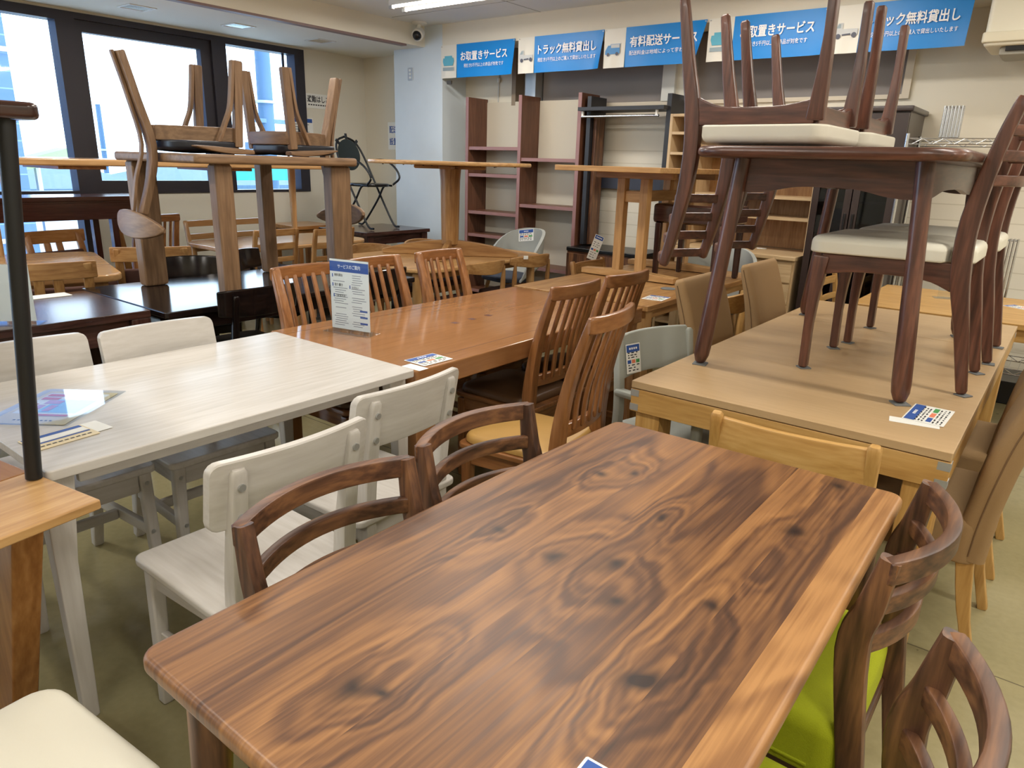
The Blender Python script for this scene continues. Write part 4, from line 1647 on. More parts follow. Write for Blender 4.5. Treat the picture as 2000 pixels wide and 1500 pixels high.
# ---------------------------------------------------------------- left front: oak ended table, black legged raised table, cream seat
st = thing('extending_table', 'small table with an oak end leaf at the left edge, carrying a black leg', 'table', (-1.50, 0.541, 0), R(9))
bm = B()
plate(bm, rrect(0.262, 0.85, 0.004, 2, -0.131, -0.425), 0.678, 0.70, 0.004)
obj('end_leaf', bm, 'oak', st)
bm = B()
plate(bm, rrect(0.9, 0.85, 0.004, 2, -0.715, -0.425), 0.678, 0.699, 0.004)
obj('tabletop', bm, 'orange', st)
for x, y in ((-0.15, -0.085), (-0.15, -0.74), (-1.09, -0.085), (-1.09, -0.74)):
    bm = B()
    bar(bm, [(x - (0.22 if x > -1 else -0.22), y, 0), (x, y, 0.677)], [0.06, 0.066], [0.06, 0.066], 0.005)
    obj('leg', bm, 'honey', st)
for y in (-0.115, -0.74):
    obj('apron', box(B(), (-0.66, y, 0.645), (0.78, 0.022, 0.06), 0.003), 'oakmid', st)
ut = thing('raised_table', 'black legged table on the small oak ended table, brown top at the left edge', 'table', (-2.1, 0.1, 0.7025))
bm = B()
plate(bm, rrect(0.86, 1.02, 0.03, 4), 0.752, 0.785, 0.01)
for v in bm.verts:
    v.co.x += 0.0
obj('tabletop', bm, 'wenge', ut)
for sx_, sy_ in ((1, 1), (1, -1), (-1, 1), (-1, -1)):
    bm = B()
    tube(bm, [(sx_ * 0.39, 0.39 if sy_ > 0 else -0.39, 0.0), (sx_ * 0.39, 0.455 if sy_ > 0 else -0.455, 0.752)], 0.0165, 18)
    obj('leg', bm, M_BLACKSTEEL, ut)
cs = thing('dining_chair', 'chair seat in cream leather at the bottom left corner of the picture', 'chair', (-1.145, 0.17, 0), R(5))
bm = B()
plate(bm, rrect(0.40, 0.42, 0.055), 0.385, 0.44, 0.02, 4, 0.01, rb=0.008)
obj('seat_cushion', bm, M_CREAM, cs, 60)
rails4(0.165, -0.17, 0.17, 0.355, 0.055, 0.022, 'white', cs)
for sx_ in (-1, 1):
    for sy_ in (-1, 1):
        bm = B()
        bar(bm, [(sx_ * 0.17, sy_ * 0.18, 0), (sx_ * 0.165, sy_ * 0.17, 0.384)], [0.03, 0.038], [0.03, 0.038], 0.005)
        obj('leg', bm, 'white', cs)

# ---------------------------------------------------------------- orange table and slat chairs
ot = thing('dining_table', 'glossy orange brown dining table with three dark square inlays', 'table', (-2.14, 2.492, 0))
bm = B()
plate(bm, rrect(0.87, 1.65, 0.012, 3), 0.622, 0.70, 0.006)
obj('tabletop', bm, wood('orange', 1), ot)
for k in range(3):
    bm = B()
    a = 0.0
    sbox(bm, -0.016, 0.016, -0.155 + 0.118 * k - 0.016, -0.155 + 0.118 * k + 0.016, 0.6995, 0.7004)
    obj('inlay', bm, flat('dark_inlay', (92, 48, 34), 0.3), ot)
for s in (-1, 1):
    bm = B()
    sbox(bm, s * 0.345 - 0.0012, s * 0.345 + 0.0012, -0.825, 0.825, 0.6995, 0.7003)
    obj('groove_line', bm, flat('dark_groove', (84, 46, 28), 0.5), ot)
for sx_ in (-1, 1):
    for sy_ in (-1, 1):
        bm = B()
        box(bm, (0.355 if sx_ > 0 else -0.385, sy_ * (0.75 if sx_ > 0 else 0.788), 0.3105), (0.12 if sx_ > 0 else 0.07, 0.12 if sx_ > 0 else 0.07, 0.621), 0.004)
        obj('leg', bm, 'orange', ot)
G = 'orange high back slat chairs at the orange table'
chair('slat', N_, (-1.455, 2.03, 0), PI / 2 + 0.12, 'high slat back chair with tan seat, nearest the walnut table', G, M_TAN, 'slat_tan')
chair('slat', N_, (-1.86, 2.46, 0), PI / 2, 'high slat back chair with brown leather seat, just behind the tan seated one', G, M_BROWNLEATHER, 'slat_brown')
chair('slat', N_, (-1.86, 2.90, 0), PI / 2 - 0.04, 'high slat back chair furthest along the near side of the orange table', G, M_BROWNLEATHER, 'slat_brown')
chair('slat', N_, (-2.40, 1.94, 0), -PI / 2, 'slat back chair left of the service notice on the far side of the orange table', G, M_BROWNLEATHER, 'slat_brown')
chair('slat', N_, (-2.41, 2.345, 0), -PI / 2, 'slat back chair partly hidden behind the service notice', G, M_BROWNLEATHER, 'slat_brown')
chair('slat', N_, (-2.41, 2.81, 0), -PI / 2, 'slat back chair at the far end of the orange table, furthest from the service notice', G, M_BROWNLEATHER, 'slat_brown')
card((-1.78, 1.802, 0.7012), R(88), 'price card with a slip under it on the near corner of the orange table', 0.145, 0.11, two=False, seedn=7)
tag(obj('price_slip', plate(B(), rrect(0.09, 0.046, 0.002, 1), 0.0002, 0.0006, 0.0002, 1), M_PAPER), 'narrow white slip at the very corner of the orange table', 'price slip').location = (-1.745, 1.698, 0.7004)

# service notice in its acrylic stand
sn = thing('notice_stand', 'acrylic stand with a blue headed service notice on the orange table', 'notice stand', (-2.315, 1.885, 0.7005), R(12))
bm = B()
plate(bm, rrect(0.235, 0.09, 0.004, 2), 0, 0.003, 0.0006, 1)
obj('acrylic_base', bm, M_ACRYL, sn)
bm = B()
sbox(bm, -0.1, 0.1, -0.0035, -0.0015, 0.003, 0.305)
sbox(bm, -0.1, 0.1, 0.0015, 0.0035, 0.003, 0.305)
obj('acrylic_panel', bm, M_ACRYL, sn)
bm = B()
sbox(bm, -0.0985, 0.0985, -0.0008, 0.0008, 0.012, 0.302)
sh = obj('notice_sheet', bm, M_PAPER, sn)


def on_face(name, items, m, par, y):
    bm = B()
    for x0, x1, z0, z1 in items:
        bm.faces.new([bm.verts.new(q) for q in ((x0, y, z0), (x1, y, z0), (x1, y, z1), (x0, y, z1))])
    return obj(name, bm, m, par)


on_face('header', [(-0.0985, 0.0985, 0.252, 0.294)], M_BLUE, sh, -0.00095)
text('lettering', 'サービスのご案内', 0.115, 0.018, M_WHITEINK, sh, (0, -0.0012, 0.274), (PI / 2, 0, 0), bold=0.01)
on_face('heading_marks', [(-0.088, -0.083, 0.228, 0.242), (-0.088, -0.083, 0.19, 0.204), (0.0, 0.005, 0.185, 0.199), (-0.084, -0.079, 0.145, 0.159)], M_BLUE, sh, -0.001)
text('lettering', '無料貸出', 0.042, 0.012, M_INK, sh, (-0.055, -0.0012, 0.238), (PI / 2, 0, 0), bold=0.012)
text('lettering', '取り置き', 0.042, 0.012, M_INK, sh, (-0.055, -0.0012, 0.197), (PI / 2, 0, 0), bold=0.012)
text('lettering', 'お支払い', 0.035, 0.012, M_INK, sh, (0.03, -0.0012, 0.192), (PI / 2, 0, 0), bold=0.012)
text('lettering', 'ご配送方法', 0.05, 0.012, M_INK, sh, (-0.048, -0.0012, 0.152), (PI / 2, 0, 0), bold=0.012)
rnd = random.Random(5)
it = []
for k in range(24):
    z = 0.24 - 0.0092 * k
    for c0, c1 in ((-0.085, -0.01), (0.008, 0.085)):
        if k < 2 and c0 < 0 or rnd.random() < 0.2:
            continue
        it.append((c0 + rnd.uniform(0, 0.01), c1 - rnd.uniform(0, 0.03), z - 0.0014, z + 0.0012))
on_face('small_print', [q for q in it if not (-0.09 < q[0] < 0.0 and 0.19 < q[2] < 0.205)], M_GREYINK, sh, -0.00098)
on_face('price_fields', [(0.05, 0.088, 0.092, 0.1), (0.05, 0.088, 0.066, 0.074), (0.05, 0.088, 0.04, 0.048)], M_BLUE, sh, -0.00105)

# ---------------------------------------------------------------- big pale oak table with furniture stacked on it
bt_ = thing('dining_table', 'big pale oak table with aluminium corner plates, carrying the dark table', 'table', (-0.61, 3.145, 0))
bm = B()
plate(bm, rrect(0.95, 1.5, 0.003, 1, 0, -0.325), 0.685, 0.71, 0.003, 2)
obj('tabletop', bm, wood('oakpale', 0), bt_)
bm = B()
plate(bm, rrect(0.95, 0.645, 0.003, 1, 0, 0.7505), 0.685, 0.71, 0.003, 2)
obj('extension_leaf', bm, wood('oakpale', 0), bt_)
for y in (-1.0615, 1.0615):
    obj('apron', box(B(), (0, y, 0.642), (0.948, 0.022, 0.08), 0.002), 'oakgold', bt_)
for x in (-0.462, 0.462):
    obj('apron', box(B(), (x, 0, 0.642), (0.022, 2.1, 0.08), 0.002), 'oakgold', bt_)
for sx_ in (-1, 1):
    for sy_ in (-1, 1):
        bm = B()
        box(bm, (sx_ * 0.415, sy_ * 1.005, 0.342), (0.09, 0.10, 0.684), 0.004)
        obj('leg', bm, 'oakgold', bt_)
        for z in (0.668, 0.618):
            bm = B()
            sbox(bm, *sorted((sx_ * 0.4445, sx_ * 0.4755)), *sorted((sy_ * 1.04, sy_ * 1.0735)), z - 0.0115, z + 0.0115)
            obj('corner_plate', bm, M_ALU, bt_)
card((-0.24, 2.375, 0.7112), R(88), 'price card with coloured fields on the near right corner of the big oak table', 0.185, 0.11, two=False, seedn=11)
ps = tag(obj('price_slip', plate(B(), rrect(0.13, 0.05, 0.002, 1), 0.0002, 0.0009, 0.0002, 1), M_PAPER), 'white slip along the near side of the price card on the big oak table', 'price slip')
ps.location = (-0.262, 2.27, 0.71)
ps.rotation_euler = (0, 0, R(10))

TB = 0.7168
dt = thing('raised_table', 'dark brown round legged table standing on the big oak table', 'table', (-0.6675, 3.07, TB), 0)
bm = B()
plate(bm, rrect(0.795, 1.60, 0.13, 8), 0.722, 0.757, 0.0165, 4)
obj('tabletop', bm, wood('chocolate', 0), dt)
for sx_ in (-1, 1):
    for sy_ in (-1, 1):
        bm = B()
        x0_, y0_, x1_, y1_ = sx_ * 0.335, sy_ * 0.635, sx_ * 0.275, sy_ * 0.60
        prof = ((0.0, 0.012), (0.006, 0.019), (0.03, 0.027), (0.06, 0.029), (0.12, 0.0285), (0.4, 0.026), (0.62, 0.0255), (0.7215, 0.027))
        tube(bm, [(x0_ + (x1_ - x0_) * z / 0.72, y0_ + (y1_ - y0_) * z / 0.72, z) for z, r_ in prof], [r_ for z, r_ in prof], 20)
        obj('leg', bm, 'chocolate', dt)
for ax, half, off in (('x', 0.262, 0.59), ('y', 0.587, 0.272)):
    for s in (-1, 1):
        bm = B()
        n_ = 24
        low = [0.612 + 0.026 * math.exp(-((-1 + 2 * k / n_) / 0.62) ** 4) for k in range(n_ + 1)]
        va, vb = [], []
        for k in range(n_ + 1):
            u = (-1 + 2 * k / n_) * half
            for lst, d in ((va, -0.011), (vb, 0.011)):
                c_ = (u, s * off + d) if ax == 'x' else (s * off + d, u)
                lst.append((bm.verts.new((c_[0], c_[1], low[k])), bm.verts.new((c_[0], c_[1], 0.7215))))
        for k in range(n_):
            bm.faces.new((va[k][0], va[k + 1][0], va[k + 1][1], va[k][1]))
            bm.faces.new((vb[k][1], vb[k + 1][1], vb[k + 1][0], vb[k][0]))
            bm.faces.new((va[k][0], vb[k][0], vb[k + 1][0], va[k + 1][0]))
            bm.faces.new((va[k][1], va[k + 1][1], vb[k + 1][1], vb[k][1]))
        for k in (0, n_):
            bm.faces.new((va[k][0], va[k][1], vb[k][1], vb[k][0]))
        obj('apron', bm, 'chocolate', dt)
G = 'dark brown ladder back chairs stacked with the dark table'
chair('dark', N_, (-0.45, 2.86, TB), PI / 2, 'dark brown ladder back chair standing on the oak table, nearest to us', G)
chair('dark', N_, (-0.43, 3.41, TB), PI / 2, 'dark brown ladder back chair standing on the oak table, behind the nearest one', G)
ZI = TB + 0.757 + 0.4885
chair('dark', N_, (-0.965, 2.665, ZI), (PI, 0, PI / 2), 'dark brown chair upside down on the dark raised table, nearest to us', G)
chair('dark', N_, (-0.945, 3.17, ZI), (PI, 0, PI / 2), 'dark brown chair upside down on the dark raised table, further from us', G)
PADS = [(-1.0, 2.435, 'under the near left leg of the dark raised table', 0.2), (-0.33, 2.435, 'under the near right leg of the dark raised table', 0.6),
        (-1.0, 3.705, 'under the far left leg of the dark raised table', 0.1), (-0.33, 3.705, 'under the far right leg of the dark raised table', 0.3)]
for cx_, cy_, w_ in ((-0.45, 2.86, 'nearest'), (-0.43, 3.41, 'further')):
    for lx, ly, n2 in ((0.2, 0.25, 'front near'), (-0.2, 0.25, 'front far'), (0.178, -0.257, 'rear near'), (-0.178, -0.257, 'rear far')):
        side = 'front' if ly > 0 else 'rear'
        nr = 'near' if lx < 0 else 'far'
        PADS.append((cx_ - ly + 0.006, cy_ + lx, 'under the %s %s leg of the %s dark chair on the oak table' % (nr, side, w_), 0.15 * len(PADS)))
for x, y, l_, rz in PADS:
    felt(x, y, 0.7102, 'felt pad ' + l_, rz, 0.05 if 'raised' in l_ else 0.042)

G = 'beige upholstered high back chairs at the big oak table'
chair('parsons', N_, (-0.262, 2.46, 0), PI / 2, 'beige upholstered chair on pale legs right of the big oak table, nearest to us', G)
chair('parsons', N_, (-0.262, 3.08, 0), PI / 2, 'beige upholstered chair at the right edge, behind the nearest beige chair', G)
chair('parsons', N_, (-1.0, 3.07, 0), -PI / 2, 'beige upholstered chair left of the big oak table, behind the round dark leg', G)
chair('parsons', N_, (-0.985, 3.80, 0), -PI / 2, 'beige upholstered chair left of the big oak table, right of the bent back chair', G)
ga = chair('grey', 'armchair', (-1.03, 2.475, 0), R(-104), 'pale grey moulded armchair with a price card, left of the big oak table')
card((-1.257, 2.396, 0.69), 0, 'price card hanging on the pale grey armchair', 0.08, 0.115, tilt=(R(80), 0, R(76)), seedn=13)

# ================================================================ middle: pale oak table with the pedestal table and a brown chair on it
mt = table('dining_table', 'pale oak dining table behind the orange table, carrying the trestle table', -2.60, -1.70, 3.36, 5.03, 0.70, 0.032, wood('oakmid', 1), 'oak', r=0.006, edge=0.004, legs=((0.06, 0.06),), lw=0.08, apron=(0.06, 0.022), ai=0.06)
pt = thing('raised_table', 'oak table on two legged trestles standing on the pale oak table', 'table', (-2.26, 4.44, 0.70))
bm = B()
plate(bm, rrect(0.72, 1.36, 0.006, 2), 0.668, 0.70, 0.004)
obj('tabletop', bm, wood('oak', 0), pt)
for y in (-0.30, 0.34):
    bm = B()
    bar(bm, [(-0.34, y, 0.024), (-0.1, y, 0.03), (0.1, y, 0.03), (0.34, y, 0.024)], [0.036, 0.05, 0.05, 0.036], 0.075, 0.004, ref=(0, 0, 1))
    obj('foot', bm, 'oak', pt)
    bm = B()
    bar(bm, [(-0.27, y, 0.648), (0.27, y, 0.648)], 0.038, 0.07, 0.004, ref=(0, 0, 1))
    obj('bearer', bm, 'oakmid', pt)
    for x in (-0.082, 0.082):
        bm = B()
        bar(bm, [(x, y, 0.054), (x, y, 0.63)], 0.056, 0.06, 0.004)
        obj('leg', bm, 'oak', pt)
obj('stretcher', box(B(), (-0.01, 0.02, 0.52), (0.03, 0.585, 0.07), 0.003), 'oak', pt)
obj('stretcher', box(B(), (0, -0.30, 0.52), (0.108, 0.03, 0.07), 0.003), 'oak', pt)
bc = thing('dining_chair', 'brown chair with a deep boxed seat standing on the pale oak table', 'chair', (-1.955, 4.50, 0.7008), R(92))
bm = B()
bar(bm, [(-0.225, 0.0, 0.42), (0.225, 0.0, 0.42)], 0.48, 0.12, 0.02, ref=(0, 1, 0))
obj('seat_box', bm, 'wenge', bc)
straight_legs(bc, 0.195, 0.2, 0.36, 0.04, 'wenge', taper=0.8)
posts(bc, 'leg', 0.205, [(-0.20, 0), (-0.2, 0.36), (-0.2, 0.46), (-0.225, 0.62), (-0.27, 0.82)], 0.04, [0.036, 0.04, 0.042, 0.04, 0.032], 'wenge')
obj('backrest', curved_rail(0.195, -0.238, 0.72, 0.03, 0.17, 0.02), 'walnut', bc)
for x, y, l_ in ((-1.90, 4.06, 'round grey felt pad on the pale oak table in front of the trestle foot'), (-1.735, 4.11, 'round grey felt pad on the pale oak table under the brown chair leg side')):
    bm = B()
    lathe(bm, [(0.045, 0.0), (0.048, 0.002), (0.045, 0.004)], 18)
    o_ = obj('felt_pad', bm, M_FELT)
    o_.location = (x + 0.02, y - 0.1, 0.7003)
    tag(o_, l_, 'felt pad', 'grey felt pads under the stacked furniture')
card((-1.785, 3.615, 0.7002), R(6), 'price card lying at the near right corner of the pale oak trestle bearing table', 0.12, 0.15, seedn=17)

G = 'bent back oak chairs round the oval table'
chair('curve', N_, (-1.63, 3.86, 0), PI / 2, 'oak chair with a plain bent back between two beige chairs', None, ('oakgold', M_BROWNFAB, 0.115), 'curve_gold')
chair('board', N_, (-2.46, 4.33, 0), -PI / 2, 'oak chair with a slanted board back behind the foot of the trestle table', None, ('oakmid', M_BROWNFAB, 0.09, 0.765), 'board_mid')
card((-2.74, 4.50, 0.83), 0, 'tall white label sticking up behind the slanted board back chair', 0.07, 0.19, tilt=(R(70), R(22), R(40)), seedn=19)

# fabric bucket chairs
chair('shell', 'bucket_chair', (-3.95, 5.05, 0), R(168), 'light grey felt bucket chair in front of the brown bookcase', None, M_SHELL, 'shell')
card((-3.90, 5.20, 0.785), 0, 'price card on the rim of the grey bucket chair by the bookcase', 0.15, 0.105, tilt=(R(76), R(-8), R(10)), seedn=23)
chair('shell', 'bucket_chair', (-2.06, 5.095, 0), R(186), 'light grey felt bucket chair at the far end of the pale oak table', None, M_SHELL, 'shell')
card((-2.1, 5.21, 0.72), 0, 'price card on the bucket chair behind the dark hanging chair back', 0.08, 0.1, tilt=(R(72), 0, R(10)), seedn=29)

# ---------------------------------------------------------------- far oak grain table on the right
ft = table('dining_table', 'golden oak table at the far right, beyond the big pale oak table', -0.93, 0.35, 4.34, 5.28, 0.70, 0.03, wood('oakgold', 0), 'oakgold', r=0.01, edge=0.004, legs=((0.07, 0.07),), lw=0.075, apron=(0.07, 0.022))
chair('ladder', N_, (-1.0, 4.945, 0), -PI / 2, 'pale beech ladder back chair at the far right golden table', None, ('oakgold', M_BLACKSEAT), 'ladder_gold')
pb = thing('notice_stand', 'small clear acrylic stand on the far right golden table', 'notice stand', (-0.52, 4.95, 0.7005), R(20))
bm = B()
sbox(bm, -0.07, 0.07, -0.002, 0.002, 0.003, 0.17)
sbox(bm, -0.09, 0.07, -0.04, 0.04, 0, 0.003)
obj('acrylic_panel', bm, M_ACRYL, pb)
card((-0.17, 4.93, 0.7002), R(60), 'price card at the right edge on the far golden table', 0.1, 0.14, seedn=31)

# ---------------------------------------------------------------- oval table with the round table on it
table('dining_table', 'light oak table with rounded corners carrying the round pedestal table', -4.36, -3.34, 3.33, 4.80, 0.70, 0.028, wood('oak', 1), 'oak', r=0.22, edge=0.009, legs=((0.14, 0.085),), lw=0.066, round_legs=True, apron=(0.06, 0.022), ai=0.13)
rt_ = thing('raised_table', 'round pedestal table standing on the light oak table, level with our eyes', 'table', (-3.81, 4.10, 0.70), R(34))
bm = B()
plate(bm, [(0.61 * math.cos(2 * PI * k / 56), 0.61 * math.sin(2 * PI * k / 56)) for k in range(56)], 0.672, 0.70, 0.011)
obj('tabletop', bm, wood('oak', 0), rt_)
bm = B()
lathe(bm, [(0.066, 0.09), (0.07, 0.3), (0.075, 0.56), (0.082, 0.645)], 24)
obj('pedestal', bm, 'oakmid', rt_)
bm = B()
bar(bm, [(-0.27, 0, 0.658), (0.27, 0, 0.658)], 0.028, 0.09, 0.01, ref=(0, 0, 1))
bar(bm, [(0, -0.27, 0.658), (0, 0.27, 0.658)], 0.027, 0.088, 0.01, ref=(0, 0, 1))
obj('bearer', bm, 'oakmid', rt_)
for a in (0, PI / 2):
    bm = B()
    P_, H_ = [], []
    L_ = 0.53 if a == 0 else 0.40
    for k in range(15):
        u = -1 + 2 * k / 14
        hh = 0.035 + 0.085 * (1 - abs(u) ** 1.8)
        P_.append((L_ * u * math.cos(a), L_ * u * math.sin(a), hh / 2 + 0.001))
        H_.append(hh)
    bar(bm, P_, H_, 0.045, 0.006, ref=(0, 0, 1))
    obj('foot', bm, 'oakmid', rt_)
bm = B()
for q in range(6):
    a = q * PI / 3 + 0.3
    for rr_ in (0.35, 0.5):
        lathe(bm, [(0.006, 0.6705), (0.008, 0.668), (0.004, 0.665)], 8, (rr_ * math.cos(a), rr_ * math.sin(a), 0))
obj('screw_heads', bm, M_BLACKPL, rt_)
chair('curve', N_, (-3.41, 3.84, 0), PI / 2, 'oak chair with a bent back beside the far slat back chair, its seat dark brown', G, ('oakmid', M_BROWNFAB, 0.1), 'curve')
r4 = chair('curve', N_, (-3.42, 4.41, 0), PI / 2 - 0.05, 'oak chair with a bent back and white tag, before the grey bucket chair', G, ('oakmid', M_BROWNFAB, 0.1), 'curve')
tg = tag(obj('price_tag', box(B(), (0, 0, 0), (0.036, 0.003, 0.026), 0.0005), M_PAPER), 'small white tag on the bent back oak chair in front of the bucket chair', 'price tag')
tg.location = (-3.18, 4.245, 0.735)
tg.rotation_euler = (0, 0, R(60))
chair('curve', N_, (-4.26, 3.82, 0), -PI / 2, 'bent back oak chair across the light oak table, partly behind the wide leg', G, ('oakmid', M_BROWNFAB, 0.1), 'curve')
chair('curve', N_, (-4.26, 4.42, 0), -PI / 2, 'bent back oak chair across the light oak table, just left of the pedestal', G, ('oakmid', M_BROWNFAB, 0.1), 'curve')

# ---------------------------------------------------------------- left: dark tables and black chairs
lt = table('dining_table', 'dark reddish brown table left of the black table, a paper lying on it', -4.02, -3.315, 0.15, 1.53, 0.70, 0.035, wood('wenge', 1), 'wenge', r=0.004, edge=0.003, legs=((0.045, 0.045),), lw=0.088, apron=(0.11, 0.022), ai=0.045)
tag(obj('paper', plate(B(), rrect(0.1, 0.2, 0.004, 2), 0.0002, 0.004, 0.001, 1), M_PAPER), 'white folded paper on the far edge of the dark reddish table', 'paper').location = (-3.96, 1.33, 0.70)
s2 = thing('notice_stand', 'clear acrylic stand at the left edge on the dark reddish table', 'notice stand', (-3.42, 1.0, 0.7005), R(50))
bm = B()
sbox(bm, -0.1, 0.1, -0.002, 0.002, 0.003, 0.25)
sbox(bm, -0.12, 0.12, -0.045, 0.045, 0, 0.003)
obj('acrylic_panel', bm, M_ACRYL, s2)
bm = B()
sbox(bm, -0.098, 0.098, 0.0025, 0.0035, 0.01, 0.245)
obj('notice_sheet', bm, M_PAPER, s2)
bt2 = table('dining_table', 'glossy black stained table mirroring the window light', -4.22, -3.29, 1.585, 3.22, 0.68, 0.03, wood('black', 1), 'black', r=0.02, edge=0.006, legs=((0.07, 0.07),), lw=0.09, apron=(0.08, 0.022))
G = 'black stained chairs at the glossy black table'
chair('black', N_, (-3.415, 2.03, 0), PI / 2, 'black stained chair on the near side of the glossy black table', G, None, 'black')
chair('black', N_, (-3.45, 2.86, 0), PI / 2 + 0.1, 'black stained chair with a pale cushion behind the middle slat back chair', G, M_CREAM, 'black_pale')
chair('black', N_, (-4.22, 2.24, 0), -PI / 2 - 0.25, 'black stained chair behind the glossy black table, left of its raised table legs', G, None, 'black')
chair('black', N_, (-4.33, 2.87, 0), R(-58), 'black stained chair turned askew between two raised table legs', G, None, 'black')
tag(obj('folder', plate(B(), rrect(0.21, 0.3, 0.006, 2), 0.0002, 0.004, 0.001, 1), M_PAPER), 'pale folder at the far end of the glossy black table', 'folder').location = (-4.0, 3.03, 0.68)

rt2 = thing('raised_table', 'brown table with four wide legs standing on the glossy black table', 'table', (-3.725, 2.303, 0.683))
bm = B()
plate(bm, rrect(0.85, 0.975, 0.03, 4), 0.672, 0.717, 0.014)
obj('tabletop', bm, wood('oakgrey', 1), rt2)
for x, y, a, b in ((-0.345, -0.383, 0.085, 0.13), (0.325, -0.313, 0.075, 0.095), (-0.355, 0.377, 0.075, 0.085), (0.325, 0.405, 0.085, 0.135)):
    bm = B()
    bar(bm, [(x, y, 0), (x, y, 0.671)], a, b, 0.012)
    obj('leg', bm, 'oakgrey', rt2)


def k_fork(t, P):
    """three legged oak chair with dark seat: one rear upright bears a wing shaped back, the front legs are forked"""
    m = 'oakgrey'
    bm = B()
    plate(bm, rrect(0.42, 0.37, 0.12, 6, 0, 0.03), 0.385, 0.433, 0.02, 4, 0.012, rb=0.01)
    obj('seat_cushion', bm, M_BLACKSEAT, t, 60)
    bm = B()
    bar(bm, smooth_path([(0, -0.285, 0), (0, -0.235, 0.2), (0, -0.183, 0.41), (0, -0.205, 0.57), (0, -0.262, 0.74)], 4), [0.062] * 4 + [0.06] * 4 + [0.056] * 4 + [0.048] * 5, 0.034, 0.006)
    obj('leg', bm, m, t)
    bm = B()
    bar(bm, smooth_path([(0.012, -0.312, 0.0), (0.012, -0.262, 0.2), (0.02, -0.22, 0.41), (0.03, -0.262, 0.57), (0.03, -0.296, 0.735)], 4), 0.026, 0.015, 0.004)
    obj('leg_strut', bm, m, t)
    for s in (-1, 1):
        bm = B()
        bar(bm, [(s * 0.19, 0.20, 0), (s * 0.186, 0.17, 0.41)], 0.036, 0.044, 0.006)
        obj('leg', bm, m, t)
        bm = B()
        bar(bm, smooth_path([(s * 0.19, 0.172, 0.0), (s * 0.19, 0.145, 0.2), (s * 0.19, 0.11, 0.29), (s * 0.186, 0.05, 0.415)], 4), 0.032, 0.018, 0.004)
        obj('leg_strut', bm, m, t)
        bm = B()
        bar(bm, [(s * 0.18, 0.20, 0.352), (s * 0.10, -0.06, 0.352), (0.0 + s * 0.02, -0.165, 0.352)], 0.07, 0.022, 0.004, ref=(0, 0, 1))
        obj('apron', bm, m, t)
        bm = B()
        P_ = [(s * 0.222, 0.225 - 0.31 * k / 8, 0.432 - 0.022 * (k / 8) ** 2) for k in range(9)]
        bar(bm, P_, [0.02, 0.026, 0.03, 0.03, 0.028, 0.026, 0.022, 0.016, 0.008], 0.055, 0.006, ref=(0, 0, 1))
        obj('wing_board', bm, m, t)
    obj('apron', curved_rail(0.175, 0.19, 0.352, -0.02, 0.07, 0.022), m, t)
    P_, H_ = [], []
    for k in range(15):
        u = -1 + 2 * k / 14
        P_.append((0.225 * u, -0.276 - 0.05 * (1 - u * u), 0.785 - 0.02 * u))
        H_.append(0.03 + 0.10 * (1 - abs(u) ** 2.2))
    bm = B()
    bar(bm, P_, H_, 0.026, 0.009, ref=(0, -0.15, 1))
    obj('backrest', bm, m, t)


G = 'upside down three legged chairs with black seats on the brown raised table'
ZI2 = 0.683 + 0.717 + 0.4465
chair('fork', N_, (-3.66, 1.974, ZI2), (PI, 0, R(180)), 'upside down oak chair with black seat at the left end of the brown raised table', G)
chair('fork', N_, (-3.64, 2.632, ZI2), (PI, 0, 0), 'upside down oak chair with black seat at the right end of the brown raised table', G)

# ---------------------------------------------------------------- left: pale tables by the window
table('dining_table', 'pale glossy table by the left window with brown cushioned chairs', -5.86, -4.62, 0.51, 2.11, 0.70, 0.045, wood('beech', 1), 'beech', r=0.12, edge=0.012, legs=((0.12, 0.12),), lw=0.075, apron=(0.05, 0.022), ai=0.12, rot=R(-15))
G = 'panel back chairs with brown cushions by the left window'
chair('panel', N_, (-5.90, 2.22, 0), R(-79), 'panel back chair with brown cushion against the window, facing us', G, ('honey', M_BROWNFAB), 'panel')
chair('panel', N_, (-4.62, 1.56, 0), R(74), 'panel back chair on the near side of the pale glossy table, its back towards us', G, ('oakmid', M_BROWNFAB), 'panel2')
chair('panel', N_, (-4.97, 2.36, 0), R(62), 'panel back chair mostly hidden behind the first wide raised table leg', G, ('oakmid', M_BROWNFAB), 'panel2')
table('dining_table', 'pale wood table under the corner window with ladder back chairs round it', -5.86, -5.06, 3.0, 4.42, 0.70, 0.032, wood('beech', 1), 'beech', r=0.2, edge=0.009, legs=((0.14, 0.055),), lw=0.042, round_legs=True)
G = 'ladder back chairs at the pale wood table'
chair('ladder', N_, (-5.70, 3.31, 0), -PI / 2, 'ladder back chair against the window wall, behind the hanging chair back', G, ('beech', M_BROWNFAB), 'ladder')
chair('ladder', N_, (-5.68, 3.73, 0), -PI / 2, 'ladder back chair against the window wall, between two wide raised table legs', G, ('beech', M_BROWNFAB), 'ladder')
chair('ladder', N_, (-5.17, 3.31, 0), PI / 2, 'ladder back chair with its back to us, partly behind the third raised leg', G, ('oakmid', M_BROWNFAB), 'ladder2')
chair('ladder', N_, (-5.0, 3.735, 0), PI / 2, 'ladder back chair with its back to us, left of the fourth raised leg', G, ('oakmid', M_BROWNFAB), 'ladder2')
lg = thing('raised_table', 'long light wood table raised in front of the windows', 'table', (-5.55, 2.85, 0.7008))
bm = B()
plate(bm, rrect(0.75, 2.6, 0.03, 4), 0.60, 0.645, 0.012)
obj('tabletop', bm, wood('beech', 1), lg)
